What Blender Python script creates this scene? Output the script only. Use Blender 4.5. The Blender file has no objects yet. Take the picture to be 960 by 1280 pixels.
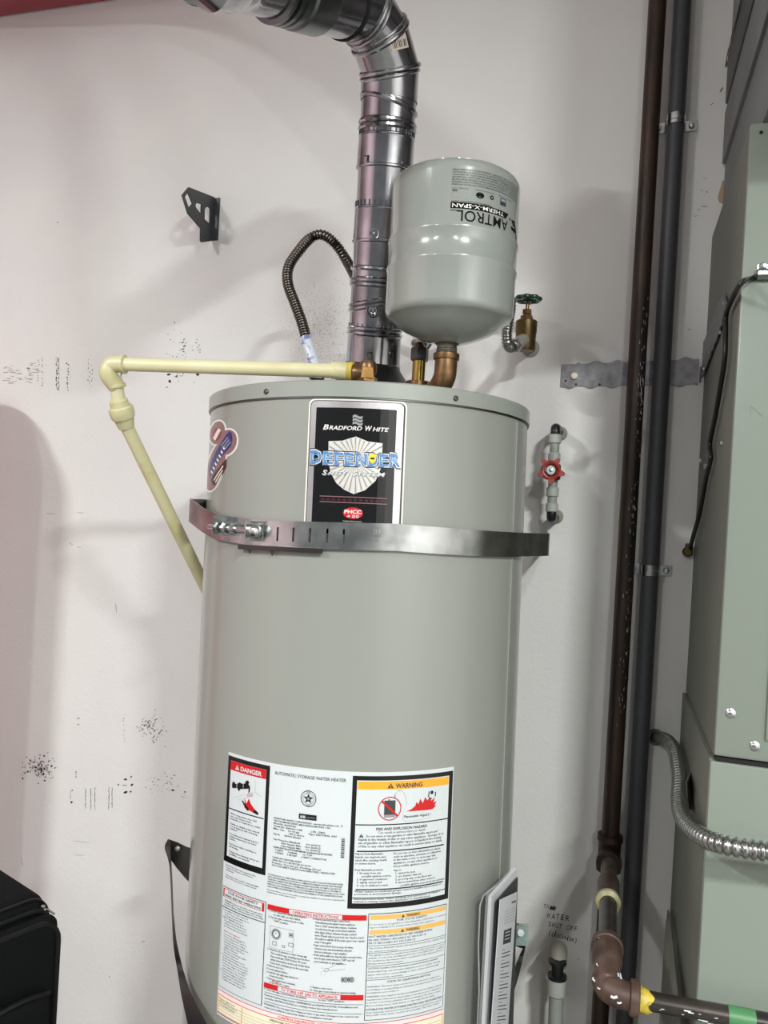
import bpy, bmesh, math, random
from mathutils import Vector as V, Matrix
random.seed(7)
sc = bpy.context.scene
col = sc.collection
PI = math.pi

# ------------------------------------------------------------------ camera
F_PX, YAW, PITCH, ROLL = 988.3, .2853, -.0012, .0572
CAM = V((0, 0, 1.5))
FW = V((-math.sin(YAW)*math.cos(PITCH), math.cos(YAW)*math.cos(PITCH), math.sin(PITCH)))
_r = FW.cross(V((0, 0, 1))).normalized(); _u = _r.cross(FW)
RT = _r*math.cos(ROLL) + _u*math.sin(ROLL); UP = _u*math.cos(ROLL) - _r*math.sin(ROLL)
cd = bpy.data.cameras.new('camera'); cam = bpy.data.objects.new('camera', cd); col.objects.link(cam)
cd.sensor_fit = 'HORIZONTAL'; cd.sensor_width = 36; cd.lens = F_PX*36/960; cd.clip_start = .02
cam.matrix_world = Matrix(((RT.x, UP.x, -FW.x, 0), (RT.y, UP.y, -FW.y, 0), (RT.z, UP.z, -FW.z, 1.5), (0, 0, 0, 1)))
sc.camera = cam

# ------------------------------------------------------------------ world, exposure
sc.view_settings.view_transform = 'Standard'; sc.view_settings.look = 'None'
sc.view_settings.gamma = 1; sc.view_settings.use_curve_mapping = False
sc.view_settings.exposure = -0.16
w = bpy.data.worlds.new('world'); sc.world = w; w.use_nodes = True
w.node_tree.nodes['Background'].inputs[0].default_value = (.93, .97, 1, 1)
w.node_tree.nodes['Background'].inputs[1].default_value = .27

# ------------------------------------------------------------------ lamps of the garage (two tube fixtures on the ceiling)
LAMP_A = V((1.25, -1.15, 2.92)); LAMP_B = V((-1.95, -1.1, 2.92))
LAMPS = []
for nm, p, e, c in (('right_lamp', LAMP_A, 150, (.95, 1, .965)), ('left_lamp', LAMP_B, 98, (.97, 1, .965))):
    ld = bpy.data.lights.new(nm, 'AREA'); ld.shape = 'RECTANGLE'; ld.size = .07; ld.size_y = .34
    ld.energy = e; ld.color = c
    lo = bpy.data.objects.new(nm, ld); lo.location = p; lo.rotation_euler.z = math.atan2(.25+p.x, 1.1-p.y)*-1; col.objects.link(lo); LAMPS.append((nm, p))

for nm, x in (('right_rear_lamp', 1.1), ('left_rear_lamp', -1.6)):  # extra fill lights added behind the camera, without fixtures
    ld = bpy.data.lights.new(nm, 'AREA'); ld.shape = 'RECTANGLE'; ld.size = .12; ld.size_y = 1.2; ld.energy = 80; ld.color = (.96, 1, .975)
    lo = bpy.data.objects.new(nm, ld); lo.location = (x, -3.3, 3.3); col.objects.link(lo)

# ------------------------------------------------------------------ pixel -> world helpers (rays cut with real planes)
def ray(x, y): return FW + RT*((x-480)/F_PX) - UP*((y-640)/F_PX)
def onY(x, y, Y=1.7): r = ray(x, y); return CAM + r*(Y/r.y)
def onX(x, y, X): r = ray(x, y); return CAM + r*(X/r.x)
def onZ(x, y, Z): r = ray(x, y); return CAM + r*((Z-1.5)/r.z)
def atD(x, y, d): return CAM + ray(x, y)*d

# ------------------------------------------------------------------ materials
def srgb(c):
    f = lambda v: (v/255/12.92 if v/255 <= .04045 else ((v/255+.055)/1.055)**2.4)
    return (f(c[0]), f(c[1]), f(c[2]), 1)
def mat(name, c, rough=.5, metal=0, coat=0, bump=0, bscale=200, c2=None, nscale=20, stretch=(1, 1, 1), trans=0, spec=.5, lo=.35, hi=.65, alpha=1, emis=0):
    m = bpy.data.materials.new(name); m.use_nodes = True
    nt = m.node_tree; b = nt.nodes['Principled BSDF']; L = nt.links
    b.inputs['Base Color'].default_value = srgb(c); b.inputs['Roughness'].default_value = rough
    b.inputs['Metallic'].default_value = metal; b.inputs['Coat Weight'].default_value = coat
    b.inputs['Coat Roughness'].default_value = .08
    b.inputs['Transmission Weight'].default_value = trans; b.inputs['Specular IOR Level'].default_value = spec
    b.inputs['Alpha'].default_value = alpha
    if emis:
        b.inputs['Emission Color'].default_value = srgb(c); b.inputs['Emission Strength'].default_value = emis
    tc = nt.nodes.new('ShaderNodeTexCoord'); mp = nt.nodes.new('ShaderNodeMapping')
    mp.inputs['Scale'].default_value = stretch; L.new(tc.outputs['Object'], mp.inputs[0])
    if c2:
        n = nt.nodes.new('ShaderNodeTexNoise'); n.inputs['Scale'].default_value = nscale; n.inputs['Detail'].default_value = 6
        L.new(mp.outputs[0], n.inputs[0])
        r = nt.nodes.new('ShaderNodeValToRGB'); r.color_ramp.elements[0].position = lo; r.color_ramp.elements[1].position = hi
        r.color_ramp.elements[0].color = srgb(c); r.color_ramp.elements[1].color = srgb(c2)
        L.new(n.outputs[0], r.inputs[0]); L.new(r.outputs[0], b.inputs['Base Color'])
    if bump:
        n = nt.nodes.new('ShaderNodeTexNoise'); n.inputs['Scale'].default_value = bscale; n.inputs['Detail'].default_value = 3
        L.new(mp.outputs[0], n.inputs[0])
        bp = nt.nodes.new('ShaderNodeBump'); bp.inputs['Strength'].default_value = bump; bp.inputs['Distance'].default_value = .002
        L.new(n.outputs[0], bp.inputs['Height']); L.new(bp.outputs[0], b.inputs['Normal'])
    return m
M = dict(
    wall=mat('wall_paint', (232, 230, 228), .75, bump=.35, bscale=140, c2=(226, 223, 222), nscale=3),
    redwall=mat('rose_wall_paint', (198, 172, 178), .7),  # rose tone chosen to bounce pink light
    ceil=mat('ceiling_paint', (225, 224, 220), .8),
    floor=mat('concrete_floor', (120, 118, 112), .6, c2=(100, 98, 94), nscale=6),
    jacket=mat('heater_enamel', (143, 145, 139), .28, coat=.35, bump=.06, bscale=60, stretch=(1, 1, .12)),
    cap=mat('heater_cap_enamel', (144, 148, 142), .3, coat=.3),
    tank=mat('tank_enamel', (143, 148, 143), .2, coat=.9, bump=.03, bscale=120),
    galv=mat('galvanised', (176, 178, 176), .25, metal=1, c2=(140, 142, 142), nscale=40, bump=.15, bscale=25),
    flue=mat('flue_steel', (182, 182, 186), .17, metal=1, c2=(150, 150, 154), nscale=18, bump=.35, bscale=14),
    flue_grey=mat('flue_grey_steel', (112, 116, 117), .3, metal=1),
    strap=mat('strap_steel', (204, 206, 205), .24, metal=1, c2=(156, 159, 158), nscale=25, bump=.1, bscale=30),
    armour=mat('armoured_steel', (168, 170, 168), .2, metal=1),
    zinc=mat('zinc', (200, 202, 204), .22, metal=1),
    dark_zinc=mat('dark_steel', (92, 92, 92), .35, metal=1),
    brass=mat('brass', (134, 108, 66), .32, metal=.9, c2=(112, 82, 46), nscale=30),
    bronze=mat('bronze', (128, 98, 68), .36, metal=.8, c2=(92, 68, 48), nscale=26),
    gold=mat('polished_brass', (160, 134, 70), .2, metal=1),
    valve_bronze=mat('valve_bronze', (112, 94, 58), .4, metal=.8, c2=(84, 70, 44), nscale=40),
    cream=mat('cream_plastic', (216, 210, 174), .38, c2=(206, 198, 156), nscale=9),
    cream_old=mat('cream_fitting', (204, 197, 158), .35, c2=(180, 170, 112), nscale=18, lo=.5, hi=.75),
    yellow=mat('yellow_sealant', (206, 184, 62), .5, c2=(176, 150, 60), nscale=60),
    hood=mat('draft_hood', (70, 70, 70), .4, metal=.9),
    hose=mat('braided_steel', (112, 106, 100), .28, metal=1),
    hose_bright=mat('corrugated_steel', (170, 170, 165), .25, metal=1),
    white=mat('white_print_stock', (204, 209, 212), .35, coat=.15),
    cream_lab=mat('cream_print', (232, 222, 196), .35),
    pink_lab=mat('pale_pink_print', (238, 214, 214), .35),
    black=mat('black_ink', (14, 14, 16), .3),
    tank_ink=mat('tank_black_ink', (20, 20, 22), .75, spec=.1),
    ink=mat('text_ink', (52, 54, 58), .45),
    red=mat('red_ink', (196, 22, 26), .35),
    orange=mat('orange_ink', (240, 166, 46), .35),
    orange2=mat('light_orange_ink', (226, 176, 92), .35),
    grey_ink=mat('grey_ink', (140, 142, 146), .4),
    silver=mat('silver_foil', (214, 208, 210), .22, metal=.75),
    badge=mat('badge_black', (12, 12, 13), .13, coat=.6),
    blue=mat('badge_blue', (84, 132, 188), .3), lblue=mat('badge_light_blue', (150, 190, 224), .3),
    yel=mat('badge_yellow', (226, 206, 60), .3),
    shield=mat('shield_white', (226, 224, 220), .25, metal=.3), shield_g=mat('shield_grey', (150, 142, 138), .3),
    st_red=mat('sticker_red', (142, 34, 44), .3), st_blue=mat('sticker_blue', (34, 38, 112), .3),
    st_mauve=mat('sticker_mauve', (134, 98, 104), .3), st_dark=mat('sticker_maroon', (62, 24, 26), .3),
    st_white=mat('sticker_white', (226, 222, 216), .3),
    rust=mat('rusty_iron', (74, 54, 42), .42, metal=.35, c2=(36, 31, 29), nscale=14, stretch=(3, 3, .35), bump=.4, bscale=60),
    iron=mat('reddish_malleable_iron', (104, 82, 73), .5, metal=.25, c2=(74, 55, 48), nscale=30, bump=.4, bscale=50),
    iron_dark=mat('dark_iron', (64, 44, 38), .5, metal=.3, c2=(40, 28, 24), nscale=40, bump=.3, bscale=60),
    black_pipe=mat('black_iron_pipe', (40, 36, 35), .3, metal=.4, c2=(66, 60, 56), nscale=16, bump=.2, bscale=60),
    nipple=mat('grey_nipple', (112, 106, 96), .45, metal=.4, c2=(72, 66, 58), nscale=40),
    green_tape=mat('green_label_tape', (74, 128, 84), .4),
    conduit=mat('dark_grey_paint', (72, 73, 78), .5, c2=(62, 62, 67), nscale=4, stretch=(1, 1, .3)),
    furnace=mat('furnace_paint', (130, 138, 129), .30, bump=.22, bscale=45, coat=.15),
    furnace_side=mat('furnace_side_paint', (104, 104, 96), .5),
    plenum=mat('duct_galvanised', (128, 130, 130), .5, metal=.3, c2=(112, 113, 114), nscale=5),
    plenum_dark=mat('duct_dark_edge', (84, 86, 88), .5, metal=.3),
    gap=mat('black_gap', (16, 16, 18), .8),
    rubber=mat('black_rubber', (20, 19, 17), .42),
    fabric=mat('black_nylon', (10, 11, 13), .8, bump=.5, bscale=900, spec=.15),
    piping=mat('black_piping', (14, 15, 17), .5, spec=.3),
    tan=mat('tan_patch', (150, 128, 96), .7),
    gvalve=mat('green_enamel', (14, 58, 40), .3, coat=.4),
    rvalve=mat('red_enamel', (166, 42, 30), .4, c2=(140, 36, 28), nscale=40),
    pex=mat('grey_plastic_pipe', (150, 155, 150), .45), pex_lt=mat('light_grey_coupling', (172, 176, 170), .45),
    pvc_warm=mat('warm_grey_cap', (150, 144, 132), .5),
    blackpl=mat('black_plastic', (24, 26, 28), .4),
    bracket=mat('dark_bracket_steel', (70, 72, 76), .45, metal=.3),
    scuff=mat('scuff_black', (52, 44, 42), .8), scuff_g=mat('scuff_grey', (148, 140, 136), .8),
    scuff_l=mat('scuff_light', (180, 172, 168), .8),
    putty=mat('peeled_paper', (176, 156, 132), .8),
    plate=mat('spangled_plate', (150, 148, 152), .42, metal=.55, c2=(124, 121, 126), nscale=60),
    paper=mat('booklet_paper', (186, 186, 190), .5), dark_print=mat('dark_print', (60, 62, 62), .5),
    pouch=mat('clear_pouch', (235, 240, 238), .12, trans=.0, alpha=.16, coat=.5),
    glass=mat('clear_bracket_film', (150, 170, 166), .1, alpha=.55, coat=.5),
    sleeve=mat('printed_sleeve', (202, 206, 214), .3, c2=(120, 124, 170), nscale=55, lo=.52, hi=.62),
    price=mat('price_label', (206, 190, 178), .5),
    cabinet_red=mat('red_cabinet', (150, 18, 40), .35, coat=.3),
    mat_red=mat('red_vinyl', (168, 36, 58), .5),  # surface of the blocker added beyond the left edge
    housing=mat('lamp_housing', (225, 225, 222), .4),
    wood=mat('stand_wood', (150, 120, 86), .7, c2=(126, 98, 70), nscale=8, stretch=(1, 8, 8)),
)

# ------------------------------------------------------------------ mesh helpers
ROOT = {}
def orth(d):
    d = V(d).normalized(); a = V((0, 0, 1)) if abs(d.z) < .9 else V((1, 0, 0))
    e = d.cross(a).normalized(); return d, e, d.cross(e)
class MB:
    def __init__(s): s.bm = bmesh.new()
    def face(s, pts, flip=False):
        vs = [s.bm.verts.new(p) for p in pts]
        if flip: vs.reverse()
        try: return s.bm.faces.new(vs)
        except ValueError: pass
    def loft(s, rings, closed=True, caps=True, loop=False):
        R = [[s.bm.verts.new(p) for p in r] for r in rings]
        n = len(R[0]); m = len(R)
        for i in range(m if loop else m-1):
            a, b = R[i], R[(i+1) % m]
            for j in range(n if closed else n-1):
                k = (j+1) % n; s.bm.faces.new((a[j], a[k], b[k], b[j]))
        if caps and not loop and closed and n > 2:
            s.bm.faces.new(R[0][::-1]); s.bm.faces.new(R[-1])
        return s
    def box(s, c, size, rot=None, taper=1):
        c = V(c); h = V(size)/2; P = []
        for z in (-1, 1):
            t = taper if z > 0 else 1
            P.append([c + (rot or Matrix.Identity(3)) @ V((x*h.x*t, y*h.y*t, z*h.z)) for x, y in ((-1, -1), (1, -1), (1, 1), (-1, 1))])
        s.loft(P); return s
    def frames(s, pts, closed):
        n = len(pts); T = []
        for i in range(n):
            a = pts[(i-1) % n] if (closed or i > 0) else pts[i]; b = pts[(i+1) % n] if (closed or i < n-1) else pts[i]
            T.append((V(b)-V(a)).normalized())
        _, e, f = orth(T[0]); out = []
        for i in range(n):
            t = T[i]; e = (e - t*e.dot(t)).normalized(); out.append((t, e, t.cross(e)))
        return out
    def tube(s, pts, r, n=16, closed=False, caps=True, flat=1):
        pts = [V(p) for p in pts]; fr = s.frames(pts, closed)
        R = []
        for i, p in enumerate(pts):
            rr = r[i] if isinstance(r, (list, tuple)) else r
            t, e, f = fr[i]
            R.append([p + e*(rr*math.cos(2*PI*k/n)) + f*(rr*flat*math.sin(2*PI*k/n)) for k in range(n)])
        s.loft(R, caps=caps, loop=closed); return s
    def lathe(s, prof, base, axis=(0, 0, 1), n=32, caps=True, a0=0, hexa=False):
        d, e, f = orth(axis); base = V(base)
        s.loft([[base + d*z + e*(r*math.cos(2*PI*k/n+a0)) + f*(r*math.sin(2*PI*k/n+a0)) for k in range(n)] for r, z in prof], caps=caps)
        return s
    def prism(s, outline, depth):
        a = [V(p) for p in outline]; d = V(depth)
        s.loft([a, [p+d for p in a]]); return s
    def build(s, name, m, parent=None, sharp=35, label=None, kind=None, smooth=True):
        bm = s.bm
        bmesh.ops.remove_doubles(bm, verts=bm.verts, dist=1e-6)
        bmesh.ops.recalc_face_normals(bm, faces=bm.faces)
        me = bpy.data.meshes.new(name); bm.to_mesh(me); bm.free()
        o = bpy.data.objects.new(name, me); col.objects.link(o)
        if parent is not None:
            R = ROOT[parent.name]; me.transform(R.inverted()); o.parent = parent; ROOT[o.name] = R
        else:
            n = len(me.vertices); xs = [v.co for v in me.vertices]
            lo = V((sum(v.x for v in xs)/n, sum(v.y for v in xs)/n, min(v.z for v in xs)))
            R = Matrix.Translation(lo); me.transform(R.inverted()); o.location = lo; ROOT[o.name] = R
        me.materials.append(m if not isinstance(m, str) else M[m])
        if smooth:
            me.polygons.foreach_set('use_smooth', [True]*len(me.polygons)); me.set_sharp_from_angle(angle=math.radians(sharp))
        if label: o['label'] = label
        if kind: o['kind'] = kind
        return o
def thing(name, label, cat, loc, group=None, mw=None):
    o = bpy.data.objects.new(name, None); col.objects.link(o); o.empty_display_size = .05
    R = mw if mw is not None else Matrix.Translation(V(loc)); o.matrix_world = R; ROOT[o.name] = R
    o['label'] = label; o['category'] = cat
    if group: o['group'] = group
    return o
def tag(o, label, cat, group=None):
    o['label'] = label; o['category'] = cat
    if group: o['group'] = group
    return o
def spline(pts, per=8):
    P = [V(p) for p in pts]; P = [P[0]*2-P[1]] + P + [P[-1]*2-P[-2]]; out = []
    for i in range(1, len(P)-2):
        a, b, c, d = P[i-1:i+3]
        for k in range(per):
            t = k/per
            out.append(.5*((2*b)+(c-a)*t+(2*a-5*b+4*c-d)*t*t+(3*b-a-3*c+d)*t**3))
    out.append(P[-2]); return out
def resample(pts, step):
    out = [pts[0]]; acc = 0
    for a, b in zip(pts, pts[1:]):
        L = (b-a).length
        if L == 0: continue
        d = step-acc
        while d <= L: out.append(a+(b-a)*(d/L)); d += step
        acc = L-(d-step)
    return out
def screw(parent, p, n, r=.004, name='screw', m='zinc', cross=True):
    d, e, f = orth(n); p = V(p)
    mb = MB(); mb.lathe([(r, 0), (r, r*.35), (r*.75, r*.6), (r*.2, r*.7)], p, n, 12)
    o = mb.build(name, m, parent)
    return o
def hexnut(mb, c, axis, r, h, n=6): mb.lathe([(r*.93, 0), (r, h*.12), (r, h*.88), (r*.93, h)], c, axis, n)

# ------------------------------------------------------------------ printing on curved surfaces
_tc = {}
def text_geo(body, shear=0, bold=0, res=1):
    k = (body, shear, bold)
    if k in _tc: return _tc[k]
    cu = bpy.data.curves.new('t', 'FONT'); cu.body = body; cu.size = 1; cu.resolution_u = res; cu.shear = shear; cu.offset = bold
    ob = bpy.data.objects.new('t', cu); col.objects.link(ob); bpy.context.view_layer.update()
    me = bpy.data.meshes.new_from_object(ob.evaluated_get(bpy.context.evaluated_depsgraph_get()))
    vs = [(v.co.x, v.co.y) for v in me.vertices]; fs = [tuple(p.vertices) for p in me.polygons]
    bpy.data.objects.remove(ob); bpy.data.curves.remove(cu); bpy.data.meshes.remove(me)
    _tc[k] = (vs, fs); return _tc[k]
class Print:
    """flat print in (u, v) metres, laid on a surface by mp(u, v, lift)"""
    def __init__(s, mp, step=.012): s.mp = mp; s.L = {}; s.step = step
    def mb(s, c):
        if c not in s.L: s.L[c] = MB()
        return s.L[c]
    def quad(s, c, a, b, cc, d, lift):     # a,b top l->r, cc,d bottom r->l
        m = s.mb(c); w = max(abs(b[0]-a[0]), abs(cc[0]-d[0])); n = max(1, int(w/s.step)+1)
        T = [[s.mp(a[0]+(b[0]-a[0])*i/n, a[1]+(b[1]-a[1])*i/n, lift) for i in range(n+1)],
             [s.mp(d[0]+(cc[0]-d[0])*i/n, d[1]+(cc[1]-d[1])*i/n, lift) for i in range(n+1)]]
        m.loft(T, closed=False, caps=False)
    def rect(s, c, u0, v0, u1, v1, lift): s.quad(c, (u0, v0), (u1, v0), (u1, v1), (u0, v1), lift)
    def frame(s, c, u0, v0, u1, v1, t, lift):
        v0, v1 = max(v0, v1), min(v0, v1)
        s.rect(c, u0, v0, u1, v0-t, lift); s.rect(c, u0, v1+t, u1, v1, lift)
        s.rect(c, u0, v0-t, u0+t, v1+t, lift); s.rect(c, u1-t, v0-t, u1, v1+t, lift)
    def poly(s, c, pts, lift):
        w = max(p[0] for p in pts)-min(p[0] for p in pts)
        if w < .010: s.mb(c).face([s.mp(u, v, lift) for u, v in pts]); return
        t = bmesh.new(); t.faces.new([t.verts.new((u, v, 0)) for u, v in pts])
        bmesh.ops.triangulate(t, faces=t.faces[:]); u0 = min(p[0] for p in pts); n = int(w/.007)+1
        for k in range(1, n):
            bmesh.ops.bisect_plane(t, geom=t.verts[:]+t.edges[:]+t.faces[:], plane_co=(u0+w*k/n, 0, 0), plane_no=(1, 0, 0))
        m = s.mb(c).bm; vm = {x: m.verts.new(s.mp(x.co.x, x.co.y, lift)) for x in t.verts}
        for f in t.faces:
            try: m.faces.new([vm[x] for x in f.verts])
            except ValueError: pass
        t.free()
    def ell(s, c, u, v, a, b, lift, ang=0, n=24, inner=0):
        ca, sa = math.cos(ang), math.sin(ang)
        f = lambda k, q: (u+ca*a*q*math.cos(k)-sa*b*q*math.sin(k), v+sa*a*q*math.cos(k)+ca*b*q*math.sin(k))
        P = [f(2*PI*i/n, 1) for i in range(n)]
        if inner:
            Q = [f(2*PI*i/n, inner) for i in range(n)]
            s.mb(c).loft([[s.mp(*p, lift) for p in P], [s.mp(*p, lift) for p in Q]], caps=False)
        else: s.poly(c, P, lift)
    def text(s, c, body, u0, u1, v, h, lift, shear=0, bold=0, flip=False, res=1):
        vs, fs = text_geo(body, shear, bold, res)
        if not vs: return
        x0 = min(p[0] for p in vs); x1 = max(p[0] for p in vs); k = h/.70
        kx = (u1-u0)/(x1-x0) if u1 is not None else k
        m = s.mb(c)
        if flip: P = [m.bm.verts.new(s.mp(u1-(x-x0)*kx, v-y*k, lift)) for x, y in vs]
        else: P = [m.bm.verts.new(s.mp(u0+(x-x0)*kx, v+y*k, lift)) for x, y in vs]
        for f in fs:
            try: m.bm.faces.new([P[i] for i in f])
            except ValueError: pass
    def build(s, names, parent):
        out = {}
        for c, m in s.L.items():
            out[c] = m.build(names.get(c, c+'_print'), c, parent, smooth=False)
            if len(out[c].data.polygons) > 6: out[c]['kind'] = 'stuff'
        return out

# ------------------------------------------------------------------ SETTING
def slab(name, lo, hi, m):
    lo, hi = V(lo), V(hi); mb = MB(); mb.box((lo+hi)/2, hi-lo); return mb.build(name, m, kind='structure', smooth=False)
wall = slab('wall_back', (-3.45, 1.7, 0), (2.45, 1.85, 3.5), 'wall')
slab('wall_right', (2.3, -4.2, 0), (2.45, 1.7, 3.5), 'wall')
slab('wall_left', (-3.45, -4.2, 0), (-3.3, 1.7, 3.5), 'redwall')  # unseen rose wall, added to bounce faint pink light onto the back wall
slab('floor', (-3.45, -4.2, -.1), (2.45, 1.85, 0), 'floor')
slab('ceiling', (-3.45, -4.2, 3.5), (2.45, 1.85, 3.6), 'ceil')
for nm, p in LAMPS:
    t = thing('ceiling_lamp', 'white tube light fixture hanging from the ceiling on the '+nm.split('_')[0], 'lamp', p+V((0, 0, .02)))
    rt_ = Matrix.Rotation(-math.atan2(.25+p.x, 1.1-p.y), 3, 'Z')
    mb = MB(); mb.box(p+V((0, 0, .03)), (.16, .62, .035), rt_); mb.build('housing', 'housing', t, smooth=False)
    for sg in (-1, 1):
        mb = MB(); mb.box(p+V((0, 0, .323))+rt_@V((0, sg*.25, 0)), (.012, .012, .53)); mb.build('hanger', 'zinc', t, smooth=False)

# ------------------------------------------------------------------ WATER HEATER
AX = V((-.0206, .0166, 1)).normalized()
HB = V((-.4297, 1.3495, 1.5)) - AX*1.05
HR = .279
HM = Matrix.Translation(HB) @ V((0, 0, 1)).rotation_difference(AX).to_matrix().to_4x4()
HI = HM.inverted()
heater = thing('water_heater', 'tall grey cylindrical gas water heater strapped to the white wall', 'water heater', HB, mw=HM)
def hw(p): return HM @ V(p)
def hmap(u, v, lift): a = u/HR; r = HR+lift; return hw((r*math.sin(a), -r*math.cos(a), v))
def hp(px, py, R=HR):
    o = HI @ CAM; d = (HI.to_3x3()) @ ray(px, py)
    a = d.x**2+d.y**2; b = 2*(o.x*d.x+o.y*d.y); c = o.x**2+o.y**2-R*R; D = max(0, b*b-4*a*c)
    t = (-b-math.sqrt(D))/(2*a); p = o+d*t; return (math.atan2(p.x, -p.y)*HR, p.z)
def hl(prof, n=96): return lambda mb: mb.lathe(prof, HB, AX, n)
mb = MB(); mb.lathe([(HR-.02, 0), (HR, .004), (HR, .05), (HR, 1.21)], HB, AX, 128); mb.build('jacket', 'jacket', heater, sharp=25)
mb = MB(); mb.lathe([(HR+.0012, 1.2055), (HR+.0035, 1.206), (HR+.0035, 1.2275), (HR+.002, 1.2295), (HR-.002, 1.2305), (HR-.02, 1.2305), (.02, 1.2305)], HB, AX, 128); mb.build('top_cap', 'cap', heater, sharp=25)
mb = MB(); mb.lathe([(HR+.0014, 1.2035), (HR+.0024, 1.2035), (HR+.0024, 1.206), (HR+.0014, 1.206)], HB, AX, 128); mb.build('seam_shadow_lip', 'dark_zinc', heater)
# vertical jacket seam on the right side of the jacket
u, v = hp(655, 600)
mb = MB(); a = 1.33; P = lambda a, r, z: hw((r*math.sin(a), -r*math.cos(a), z))
mb.loft([[P(a-.008, HR+.0002, z), P(a-.006, HR+.0018, z), P(a+.006, HR+.0018, z), P(a+.008, HR+.0002, z)] for z in (.02, 1.2)]); mb.build('jacket_seam', 'jacket', heater)
for px, py in ((333, 489.5), (569.5, 498)):
    u, v = hp(px, py, HR+.0035); p = hmap(u, v, .0033); n = (p-hw((0, 0, v))).normalized()
    t = screw(heater, p, n, .0042, m='dark_zinc')
# draft hood and its outlet collar
hood_b = hw((0, 0, 1.2305))
mb = MB(); mb.lathe([(.100, .012), (.096, .015), (.067, .047), (.052, .068), (.0465, .088)], hood_b, AX, 40); [mb.tube([hood_b+V((.075*math.cos(a), .075*math.sin(a), -.002)), hood_b+V((.075*math.cos(a), .075*math.sin(a), .036))], .004, 8) for a in (.7, 2.3, 3.9, 5.5)]; mb.build('draft_hood', 'hood', heater)
# base ring
mb = MB(); mb.lathe([(HR+.004, -.0), (HR+.004, .03), (HR, .034), (HR-.01, .034), (HR-.01, 0)], HB, AX, 64); mb.build('base_ring', 'cap', heater)
stand = thing('heater_stand', 'plywood platform box beneath the grey water heater', 'stand', (HB.x, HB.y, 0))
mb = MB(); mb.box((HB.x, HB.y+.0, HB.z-.018), (.62, .62, .018)); mb.build('top_board', 'wood', stand, smooth=False)
for sx in (-1, 1):
    for sy in (-1, 1):
        mb = MB(); mb.box((HB.x+sx*.27, HB.y+sy*.27, (HB.z-.027)/2), (.06, .06, HB.z-.027)); mb.build('leg', 'wood', stand, smooth=False)

# ---- brand badge
pr = Print(hmap)
bu0, bv0 = hp(386.8, 498); bu1, _ = hp(509.3, 503.5); bvb = .985 + .02
_, bvt = hp(448, 499.5); bvt = (hp(389, 497)[1]+hp(505, 503.5)[1])/2
_, bvb = hp(440, 668)
def rrect(pr, c, u0, v0, u1, v1, r, lift):
    pr.rect(c, u0, v0-r, u1, v1, lift); pr.rect(c, u0+r, v0, u1-r, v0-r, lift)
    for cx, s in ((u0+r, -1), (u1-r, 1)):
        pr.poly(c, [(cx, v0-r)]+[(cx+s*r*math.sin(k*PI/10), v0-r+r*math.cos(k*PI/10)) for k in range(6)], lift)
px_ = lambda d: d*1.09/F_PX   # metres per picture pixel on the heater front
rrect(pr, 'st_white', bu0, bvt, bu1, bvb, .009, .0003)
rrect(pr, 'badge', bu0+px_(2.2), bvt-px_(2.2), bu1-px_(2.2), bvb, .008, .0005)
rrect(pr, 'silver', bu0+px_(3.2), bvt-px_(3.2), bu1-px_(4.6), bvb, .007, .0007)
ku0 = hp(396, 508)[0]; ku1 = hp(496, 514.4)[0]; kvt = (hp(396, 507.6)[1]+hp(496, 514.4)[1])/2
pr.rect('badge', ku0, kvt, ku1, bvb, .0010)
def ptext(pr, c, body, a, b, h, lift=.0014, shear=0, bold=0, f=hp, res=3):
    u0, v0 = f(*a); u1, v1 = f(*b); pr.text(c, body, u0, u1, (v0+v1)/2, px_(h), lift, shear, bold, res=res)
for k in range(3):   # little waving flag of three bands
    u, v = hp(441+k*0, 519.5+k*4.2); P = []
    n = 8; top = [(u+px_(13)*i/n, v+px_(1.3)*math.sin(i/n*2*PI)) for i in range(n+1)]
    pr.poly('grey_ink', top+[(a, b-px_(3.2)) for a, b in top[::-1]], .0014)
ptext(pr, 'st_white', 'B', (404, 536.9), (411, 537), 6.6, shear=.25, bold=.02)
ptext(pr, 'st_white', 'RADFORD', (411.6, 537), (452.5, 538.3), 5.2, shear=.25, bold=.02)
ptext(pr, 'st_white', 'W', (456.5, 538.6), (465, 539), 6.6, shear=.25, bold=.02)
ptext(pr, 'st_white', 'HITE', (465.6, 539.2), (486, 539.9), 5.2, shear=.25, bold=.02)
sh = [(411, 551.6), (428, 551), (445, 545.8), (460, 552), (478, 554.3), (477.5, 570), (476.8, 583.5), (469.4, 601), (456, 613), (442, 617.6), (430, 612), (420.6, 603.9), (414, 592), (411.8, 582), (410.8, 567)]
pr.poly('shield', [hp(*p) for p in sh], .0012)
def inside(x, y):
    c = False
    for i in range(len(sh)):
        (x1, y1), (x2, y2) = sh[i-1], sh[i]
        if (y1 > y) != (y2 > y) and x < (x2-x1)*(y-y1)/(y2-y1)+x1: c = not c
    return c
for k in range(30):
    a = 2*PI*(k+.5)/30; r = 6
    while inside(444.5+(r+1.5)*math.cos(a), 577+(r+1.5)*math.sin(a)): r += 1
    if r > 9:
        q = lambda rr, w: hp(444.5+rr*math.cos(a+w), 577+rr*math.sin(a+w))
        pr.poly('shield_g', [q(7, -.02), q(r, -.028), q(r, .028), q(7, .02)], .0014)
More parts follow.
